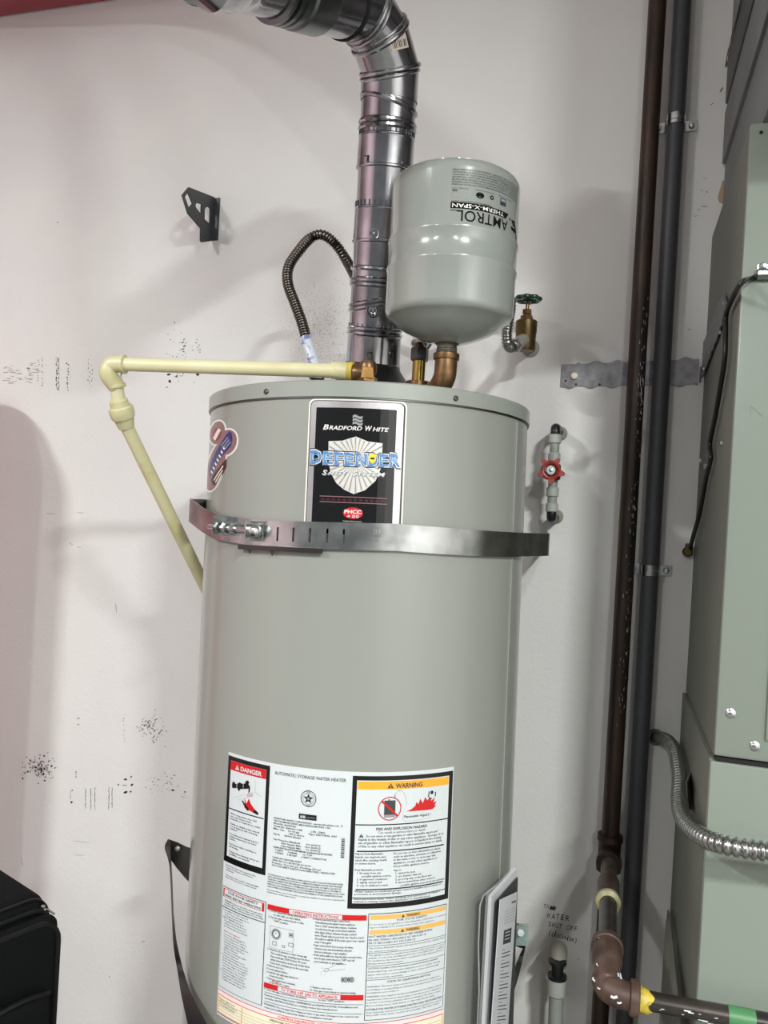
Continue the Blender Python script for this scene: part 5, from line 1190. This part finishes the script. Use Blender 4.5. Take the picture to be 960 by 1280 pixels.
# wavy steel plate behind the pipes and its leg on the furnace side
pl_ = thing('steel_bracing_plate', 'spangled wavy edged steel plate fixed behind the two wall pipes', 'plate', onY(790, 480, 1.697))
x0, x1 = onY(701.5, 468, 1.698).x, onY(873, 465, 1.698).x; zt0, zt1, zb0, zb1 = onY(702, 455, 1.698).z, onY(870, 448, 1.698).z, onY(702, 484, 1.698).z, onY(870, 481, 1.698).z
N = 90; top, bot = [], []
for i in range(N+1):
    f = i/N; x = x0+(x1-x0)*f; wv = .0035*max(-.45, math.sin(f*2*PI*6.2-2.2)) if f > .12 else -.0012
    wb = -.0035*max(-.45, math.sin(f*2*PI*6.2-1.0)) if f > .05 else 0
    top.append(V((x, 1.6985, zt0+(zt1-zt0)*f+wv))); bot.append(V((x, 1.6985, zb0+(zb1-zb0)*f+wb)))
mb = MB(); ribbon(mb, top, bot, .003); mb.build('wall_leg', 'plate', pl_, sharp=25)
screw(pl_, onY(718, 470, 1.696), (0, -1, 0), .0075, 'bolt_head', 'cream_lab')
for px, py in ((707, 476), (720, 480.5), (749.5, 480.5)):
    mb = MB(); mb.lathe([(.0022, 0), (.0022, .0004)], onY(px, py, 1.6968), (0, -1, 0), 10); mb.build('nail_hole', 'gap', pl_)
sx = FX-.004
def so(px, py): return onX(px, py, sx)
lo_ = [(873, 483), (881, 465), (889, 443), (897, 423), (903, 403), (908, 383)]; hi_ = [(872, 445), (878, 432), (886, 412), (893, 393), (899, 377), (906, 365)]
L1, H1 = [], []
for i in range(41):
    f = i/40*5; k = min(int(f), 4); g = f-k
    q = so(lo_[k][0]+(lo_[k+1][0]-lo_[k][0])*g, lo_[k][1]+(lo_[k+1][1]-lo_[k][1])*g); r_ = so(hi_[k][0]+(hi_[k+1][0]-hi_[k][0])*g, hi_[k][1]+(hi_[k+1][1]-hi_[k][1])*g)
    L1.append(q+V((0, 0, .004*((i % 4) in (0, 1))))); H1.append(r_+V((0, 0, -.003*((i % 4) in (0, 1)))))
mb = MB(); ribbon(mb, L1, H1, .0025); mb.build('side_leg', 'plate', pl_, sharp=25)
mb = MB(); ribbon(mb, [onX(872, 447, sx-.004), onX(877, 434, sx-.003)], [onX(871.5, 478, sx-.004), onX(875, 478, sx-.003)], .003); mb.build('bent_corner', 'dark_zinc', pl_)
for px, py in ((881, 461), (901, 416), (905, 380)): mb = MB(); mb.lathe([(.0035, 0), (.0032, .003), (.0005, .0035)], so(px, py), (-1, 0, 0), 10); mb.build('screw', 'zinc', pl_)

# red handled shut-off on grey plastic pipe
rvv = thing('red_handled_valve', 'grey plastic pipe loop with a red handled stop valve on the wall', 'valve', onY(691, 650, 1.65))
vY = 1.625
vt, vb = onY(694, 545, vY), onY(689.5, 640, vY); vd = (vt-vb).normalized()
def vp(py): return vb+vd*((onY(692, py, vY).z-vb.z)/vd.z)
mb = MB(); mb.tube([vp(548), vp(640)], .0095, 20); mb.build('pipe', 'pex', rvv)
for y0, y1, r in ((543, 554.5, .0125), (566, 577, .0125), (609, 621, .0125), (629, 640, .0125)):
    mb = MB(); mb.lathe([(r-.002, 0), (r, .0015), (r, (vp(y0)-vp(y1)).length-.0015), (r-.002, (vp(y0)-vp(y1)).length)], vp(y1), vd, 24); mb.build('coupling', 'pex_lt', rvv)
for y0, s_ in ((543, 1), (639, -1)):
    q = vp(y0); ep_ = spline([q-vd*s_*.002, q+vd*s_*.008, q+vd*s_*.014+V((0, .012, 0)), V((q.x+.002, 1.70, q.z+s_*.014))], 6)
    mb = MB(); mb.tube(ep_, .0098, 20); mb.build('elbow', 'blackpl', rvv)
    mb = MB(); mb.lathe([(.0155, 0), (.0145, .001), (.011, .004)], V((q.x+.004, 1.699, q.z+s_*.010)), (0, -1, 0), 14); mb.build('ragged_wall_collar', 'pvc_warm', rvv)
mb = MB(); mb.lathe([(.0125, -.016), (.0145, -.012), (.0145, .012), (.0125, .016)], vp(590), vd, 24); mb.build('valve_body', 'valve_bronze', rvv)
hc_ = vp(590)+V((-.003, -.030, .001)); fdr = V((.10, -1, .06)).normalized()
mb = MB(); mb.lathe([(.0085, 0), (.0085, .028)], vp(590), (-.08, -1, 0), 20); mb.build('bonnet', 'valve_bronze', rvv)
_, e, f = orth(fdr)
mb = MB(); ring = []
for k in range(60):
    a = 2*PI*k/60; r = .0158
    ring.append(hc_+e*(r*math.cos(a))+f*(r*math.sin(a)))
mb.tube(ring, .0042, 10, closed=True, flat=1)
ux = (RT-fdr*RT.dot(fdr)).normalized(); uy = fdr.cross(ux); uy = -uy if uy.z < 0 else uy
for k in range(5):
    a = -PI/2+k*2*PI/5; dd = ux*math.cos(a)+uy*math.sin(a); ss = ux*-math.sin(a)+uy*math.cos(a)
    mb.prism([hc_+dd*.016+ss*.007-fdr*.003, hc_+dd*.0275+ss*.0032-fdr*.003, hc_+dd*.0285-fdr*.003, hc_+dd*.0275-ss*.0032-fdr*.003, hc_+dd*.016-ss*.007-fdr*.003], fdr*.0065)
    mb.tube([hc_+dd*.005, hc_+dd*.015], .0028, 6)
mb.build('handle', 'rvalve', rvv, label='red five-lobed handle')
mb = MB(); mb.lathe([(.0105, -.002), (.0105, .003), (.0085, .0045), (.0038, .0045), (.0034, .006), (.0015, .0065)], hc_+fdr*.002, fdr, 24); mb.build('centre_nut', 'zinc', rvv)

# stub pipe with black joint at the bottom
stp = thing('water_pipe_stub', 'grey plastic water pipe with a black joint below the handwriting', 'pipe', onY(693, 1290, 1.62))
q0 = onY(698, 1186, 1.70)
sp = [V((q0.x, 1.70, q0.z)), onY(699, 1188, 1.66), onY(698.5, 1196, 1.63), onY(697, 1206, 1.615)]
mb = MB(); mb.tube(spline(sp, 6), [.0165]*len(spline(sp, 6)), 24); mb.build('wall_elbow', 'pvc_warm', stp)
jA, jB, jC = onY(697, 1201, 1.612), onY(696, 1218, 1.612), onY(692, 1330, 1.612); jd = (jC-jB).normalized()
mb = MB(); mb.lathe([(.011, -.004), (.0175, -.001), (.0180, .003), (.0125, .006), (.0115, .026), (.0190, .028), (.0190, .033), (.014, .036)], jA, jd, 24); mb.build('black_joint', 'blackpl', stp)
mb = MB(); mb.lathe([(.0172, .031), (.0185, .034), (.0182, .064), (.0145, .068)], jA, jd, 28); mb.build('socket', 'pex_lt', stp)
mb = MB(); mb.tube([jA+jd*.05, jA+jd*(jA.z/-jd.z)], .0142, 24); mb.build('pipe', 'pex', stp)
print('right side done')

# ------------------------------------------------------------------ BRACKET on the wall
bX = onY(268, 250).x
bk = thing('shelf_bracket', 'dark grey cut-out steel shelf bracket left alone high on the wall', 'bracket', onX(259, 303, bX))
def bxp(px, py): return onX(px, py, bX)
out = [(235.5, 234), (267.5, 246.5), (268.3, 250), (266.5, 302), (252, 303), (250.3, 301), (250.5, 285.5), (234.5, 267), (227.3, 244)]
holes = [[(230.5, 246), (234.5, 240.5), (240, 254.5), (235.5, 260)], [(244, 255.5), (246, 253.5), (251.5, 255.5), (251, 268), (245.5, 261), (243.8, 258)], [(255.3, 262), (257, 259), (260.5, 258.8), (262.3, 261), (262, 280), (255.2, 274)], [(255, 299.5), (255.5, 295.5), (256.6, 296), (256.3, 299.5)], [(258.3, 297), (259.2, 295.6), (260.3, 296.5), (259.4, 297.6)], [(254.8, 291.5), (255.3, 290), (256, 291), (255.6, 292)]]
cu = bpy.data.curves.new('outline', 'CURVE'); cu.dimensions = '2D'; cu.fill_mode = 'BOTH'; cu.extrude = .0016
def addspl(pts):
    sp = cu.splines.new('POLY'); sp.points.add(len(pts)-1); sp.use_cyclic_u = True
    for i, p in enumerate(pts): w_ = bxp(*p); sp.points[i].co = (w_.y, w_.z, 0, 1)
addspl(out); [addspl(h) for h in holes]
tmp = bpy.data.objects.new('tmp', cu); col.objects.link(tmp); bpy.context.view_layer.update()
me = bpy.data.meshes.new_from_object(tmp.evaluated_get(bpy.context.evaluated_depsgraph_get()))
mb = MB(); mb.bm.from_mesh(me); bpy.data.objects.remove(tmp)
for v in mb.bm.verts: y, z, x = v.co.x, v.co.y, v.co.z; v.co = (bX+x, min(y, 1.6995), z)
mb.build('plate', 'bracket', bk, smooth=False)
t0, t1 = bxp(268, 248), bxp(266.7, 302)
mb = MB(); mb.box(V((bX+.008, 1.6988, (t0.z+t1.z)/2)), (.016, .0024, (t0.z-t1.z))); mb.build('wall_flange', 'bracket', bk, smooth=False)

# ------------------------------------------------------------------ RED CABINET above, upper left
cz = onY(0, 19.5, 1.69).z; cx1 = onY(93, 3, 1.69).x
cab = thing('wall_cabinet', 'dark red cabinet hanging high on the wall at the upper left corner', 'cabinet', (cx1-.8, 1.55, cz))
rbox('body', (-2.68, 1.42, cz), (cx1+.55, 1.695, 3.19), 'cabinet_red', cab, .004)
rbox('door', (cx1-.60, 1.40, cz+.01), (cx1+.54, 1.418, 3.18), 'cabinet_red', cab, .003)
rbox('door', (-2.67, 1.40, cz+.01), (cx1-.62, 1.418, 3.18), 'cabinet_red', cab, .003)
# unseen round-topped red blocker beyond the left edge, added to shade the wall
rl = thing('upright_red_mat', 'tall round-topped red vinyl mat leaning on the wall left of the picture', 'mat', (-1.85, 1.55, 0))
def arch(x0, x1, zt, y0, y1):
    P = [V((x0, y0, 0.002)), V((x1, y0, .002))]; r = (x1-x0)/2
    for k in range(25): a = PI*k/24; P.append(V(((x0+x1)/2+r*math.cos(a), y0, zt-r+r*math.sin(a))))
    return P
mb = MB(); mb.prism(arch(-1.80, -1.44, 1.86, 1.26, 1.38), (0, .12, 0)); mb.build('padding', 'mat_red', rl, sharp=30)
mb = MB(); mb.tube(arch(-1.80, -1.44, 1.86, 1.26, 1.38), .008, 8, closed=True); mb.build('edge_piping', 'cabinet_red', rl)

# ------------------------------------------------------------------ SUITCASE
sz = .872
K0 = onZ(74, 1140, sz-.012); KB = onZ(0, 1093, sz); KF = onZ(0, 1156, sz-.012)
back = (onZ(55, 1112, sz)-KB).normalized(); front = (onZ(60, 1133, sz-.012)-KF).normalized()
fd = V((front.x, front.y, 0)).normalized()         # along the front face, towards the visible corner
bdn = V((-fd.y, fd.x, 0)); bdn = bdn if bdn.dot(CAM-K0) < 0 else -bdn   # from the front face backwards
corner = onZ(79, 1150, sz-.03); corner.z = 0
su = thing('suitcase', 'black soft-sided suitcase standing at the lower left against the wall', 'suitcase', corner-fd*.24+bdn*.14)
rotS = Matrix((fd, bdn, V((0, 0, 1)))).transposed()
def sbox(name, u0, u1, v0, v1, z0, z1, r, m, parent=su, seg=5):
    bm = bmesh.new(); bmesh.ops.create_cube(bm, size=1)
    for v in bm.verts: v.co = V(((u0+u1)/2+v.co.x*(u1-u0), (v0+v1)/2+v.co.y*(v1-v0), (z0+z1)/2+v.co.z*(z1-z0)))
    if r: bmesh.ops.bevel(bm, geom=bm.edges[:], offset=r, segments=seg, profile=.5, affect='EDGES')
    for v in bm.verts: v.co = corner+rotS@v.co
    mb = MB(); mb.bm.free(); mb.bm = bm; return mb.build(name, m, parent, sharp=40)
W_, D_ = .46, .27
sbox('shell', -W_, 0, .035, D_, .055, sz, .028, 'fabric')
sbox('front_section', -W_+.004, -.002, -.0, .034, .07, sz-.022, .016, 'fabric')
def sp_(u, v, z): return corner+rotS@V((u, v, z))
def rloop(v, u0, u1, z0, z1, r, n=6):
    P = []
    for cx, cz_, a0 in ((u1-r, z1-r, 0), (u0+r, z1-r, PI/2), (u0+r, z0+r, PI), (u1-r, z0+r, 1.5*PI)):
        for k in range(n+1): a = a0+PI/2*k/n; P.append(sp_(cx+r*math.cos(a), v, cz_+r*math.sin(a)))
    return P
for v_, ins in ((.034, .0), (.004, .004)):
    mb = MB(); mb.tube(rloop(v_, -W_+ins, -ins, .07, sz-.018-ins*2, .035), .0042, 8, closed=True); mb.build('piping', 'piping', su)
mb = MB(); mb.tube(rloop(.045, -W_-.001, .001, .06, sz-.004, .035), .0022, 6, closed=True); mb.build('zip', 'piping', su)
sbox('front_pocket', -W_+.03, -.018, -.022, .005, .30, sz-.12, .02, 'fabric')
sbox('lower_pocket', -W_+.02, -.010, -.034, .0, .08, sz-.22, .022, 'fabric')
mb = MB(); mb.tube(spline([sp_(-W_+.03, -.018, sz-.155), sp_(-.25, -.022, sz-.135), sp_(-.09, -.022, sz-.115), sp_(-.025, -.015, sz-.125)], 6), .0035, 8); mb.build('pocket_zip', 'piping', su)
mb = MB(); mb.lathe([(.0035, 0), (.0035, .002), (.002, .003)], sp_(-.016, .030, sz-.014), (CAM-K0), 12); mb.tube([sp_(-.014, .026, sz-.016), sp_(-.004, .018, sz-.026)], .0014, 6); mb.build('zip_puller', 'dark_zinc', su)
mb = MB(); mb.tube([sp_(-.030, -.036, sz-.245), sp_(-.018, -.038, sz-.232)], .0022, 6); mb.build('zip_puller', 'dark_zinc', su)
sbox('name_patch', -.19, -.115, -.037, -.033, sz-.285, sz-.235, .002, 'tan', seg=1)
for u in (-W_+.05, -.05): 
    mb = MB(); mb.lathe([(.028, -.012), (.028, .012)], sp_(u, D_-.03, .029), rotS@V((1, 0, 0)), 20); mb.build('wheel', 'rubber', su)
    sbox('foot', u-.015, u+.015, .03, .06, .001, .056, .004, 'blackpl', seg=2)

# ------------------------------------------------------------------ MARKS on the wall (flat scuffs and handwriting)
def wpt(px, py, l=.0004): return onY(px, py, 1.7-l)
def marks(name, c, items, label=None):
    mb = MB()
    for x, y, w_, h_, a in items:
        n = random.choice((5, 6, 7)); P = []
        for k in range(n):
            t = 2*PI*k/n; r = random.uniform(.6, 1.1); dx, dy = w_*r*math.cos(t), h_*r*math.sin(t)
            P.append(wpt(x+dx*math.cos(a)-dy*math.sin(a), y+dx*math.sin(a)+dy*math.cos(a)))
        mb.face(P)
    return mb.build(name, c, wall, kind='stuff', smooth=False, label=label)
def hatch(cx, y0, y1, n, w_=1.2, h_=2, ja=.5, jx=1.2): return [(cx+random.uniform(-jx, jx), y0+(y1-y0)*(k+random.uniform(.2, .8))/n, w_*random.uniform(.5, 1.2), h_*random.uniform(.5, 1.1), random.uniform(-ja, ja)) for k in range(n)]
D = []
D += hatch(71, 446, 488, 22, .8, 1.5) + hatch(73.5, 446, 488, 16, .45, 2.2, .2, .4) + hatch(84.5, 452, 489, 12, 1.3, 1.3) + hatch(48, 448, 476, 10, .8, 1) + hatch(53, 445, 485, 9, .6, 1.8, .2, .6)
D += hatch(111, 448, 480, 8, .6, 1.5) + hatch(115, 455, 484, 6, .7, 1.2) + hatch(151, 464, 487, 10, .8, 2.2, .3, .6)
D += hatch(229, 423, 442, 5, 2.2, 1, .6, 2) + hatch(249, 424, 442, 6, 1.2, .9, .6, 4) + [(211, 468, 3, 1.6, -.2), (212, 476.5, 2.6, 2.6, -.3), (221, 470, 1.2, 2.4, 0), (247, 468, 2.6, 2, .2), (229, 467, .9, 1, 0), (209, 484, 2, .6, 0)]
D += [(98, 898, 2.6, .7, -.4), (98, 905.5, 2.2, .6, -.4), (90.5, 988, 2, .8, -.5), (89.5, 1003, 1.6, 1.6, 0), (157, 974, 3, 1.7, -.1), (165, 981, 2.6, 1.5, -.6), (157, 990.5, 3.2, 1.9, -.5), (163.5, 989.5, 1.8, 1.4, 0), (148, 981, .9, 1.8, .2), (156, 981.6, 4, .6, 0), (164, 971, 1.6, 1.2, -.5), (216, 988, 2, 1.6, 0), (231, 990, 1.4, 1, .5)]
for cx in (107, 113.5, 118.5, 136, 140): D += hatch(cx, 985, 1011, 12, .45, 2.4, .12, .3)
D += hatch(88, 988, 1003, 6, .4, 1.8, .1, .2) + [(95, 965+k*3, .7, 1.4, .2) for k in range(3)]
for k in range(60):
    D.append((random.gauss(47, 8), random.gauss(958, 6), random.uniform(.5, 1.4), random.uniform(.8, 2.2), random.uniform(-.2, .6)))
D += [(890, 130, 3.2, .5, -.6), (72, 278, .9, .8, 0), (137, 1221, .8, .8, 0), (905, 30, .1, .1, 0), (723, 1199, .8, .8, 0)]
marks('black_scuffs', 'scuff', D)
G = []
for k in range(90): G.append((random.gauss(191, 8), random.gauss(910, 9), random.uniform(.4, 1.3), random.uniform(.5, 1.8), random.uniform(.3, 1)))
for k in range(70): G.append((random.gauss(47, 13), random.gauss(960, 9), random.uniform(.5, 1.6), random.uniform(.5, 1.6), random.uniform(0, 2)))
for k in range(46): G.append((random.uniform(4, 48), random.choice((461, 475))+random.gauss(0, 3), random.uniform(1.5, 5), random.uniform(.3, .7), random.uniform(-.15, .15)))
for k in range(50): G.append((random.gauss(226, 12), random.gauss(446, 18), random.uniform(.5, 1.2), random.uniform(.4, 1.4), 0))
for k in range(30): G.append((random.gauss(210, 14), random.gauss(982, 8), random.uniform(.6, 2), random.uniform(.4, .9), 0))
G += hatch(155, 890, 930, 8, .8, 1.4) + [(64, 642, 8, .35, .02), (100, 641, 7, .35, .03), (89, 680, 5, .4, .5), (99, 684, 4, .3, 0), (145, 760, .5, 9, -.1), (27, 1075, .4, 10, -.15), (100, 1052, 14, .3, .1), (99, 1069, 9, .3, .05), (179, 1177, 4, .5, -.1), (902, 112, 1.6, 5, .5), (881, 223, 3, .5, .3), (877, 238, 2.5, .5, .5), (880, 258, 6, .8, .1), (874, 262, 3, .5, -.3), (870, 270, 4, .4, -.4), (884, 240, 2, 1, .4), (861, 458, 3, 2, .3), (862, 412, 2, 1, .3)]
marks('grey_scuffs', 'scuff_g', G)
H = []
for k in range(900):
    x, y = random.gauss(398, 22), random.gauss(415, 28)
    if x < 440: H.append((x, y, random.uniform(.3, .8), random.uniform(.3, .8), 0))
marks('dust_specks', 'scuff_l', H)
mb = MB(); mb.face([wpt(*p) for p in ((899, 240), (903, 226), (910, 224), (911, 236), (909, 248), (905, 256), (899, 253), (897, 247))]); mb.build('peeled_patch', 'putty', wall, smooth=False)
# handwriting
W0, W1, W2 = wpt(683, 1128), wpt(722, 1140), wpt(690, 1180)
def wmap(u, v, l): return V((W0.x+u, 1.6995-l, W0.z+v))
pw = Print(wmap, .5); pk = 1.7/F_PX*1.0
def hw_text(t, x, y, x2, h, sl):
    p, q = wpt(x, y), wpt(x2, y+sl)
    n = len(t); 
    for i, ch in enumerate(t):
        if ch == ' ': continue
        f = (i+.05)/n; g = (i+.85)/n
        u0 = p.x+(q.x-p.x)*f-W0.x; u1 = p.x+(q.x-p.x)*g-W0.x; v = p.z+(q.z-p.z)*f-W0.z+random.uniform(-1, 1)*.0007
        pw.text('black', ch, u0, u1, v, h*1.72/F_PX*random.uniform(.9, 1.1), 0, shear=.15, bold=.004, res=2)
hw_text('THIS', 679.5, 1134.5, 694, 4.5, 3.5); hw_text('WATER', 683, 1147, 712, 6.5, 4.5); hw_text('SHUT OFF', 685, 1157.5, 722, 6, 7); hw_text('(clockwise)', 686, 1169, 721, 6.5, 9.5)
u, v = wpt(690.5, 1135.5).x-W0.x, wpt(690.5, 1135.5).z-W0.z
for k in range(6): pw.poly('black', [(u-.006+k*.002, v-.003), (u-.0045+k*.002, v-.0035), (u-.002+k*.002, v+.004), (u-.0035+k*.002, v+.0045)], 0)
pw.build(dict(black='handwriting'), wall)

print('objects', len(bpy.data.objects), 'tris', sum(len(m.polygons) for m in bpy.data.meshes))
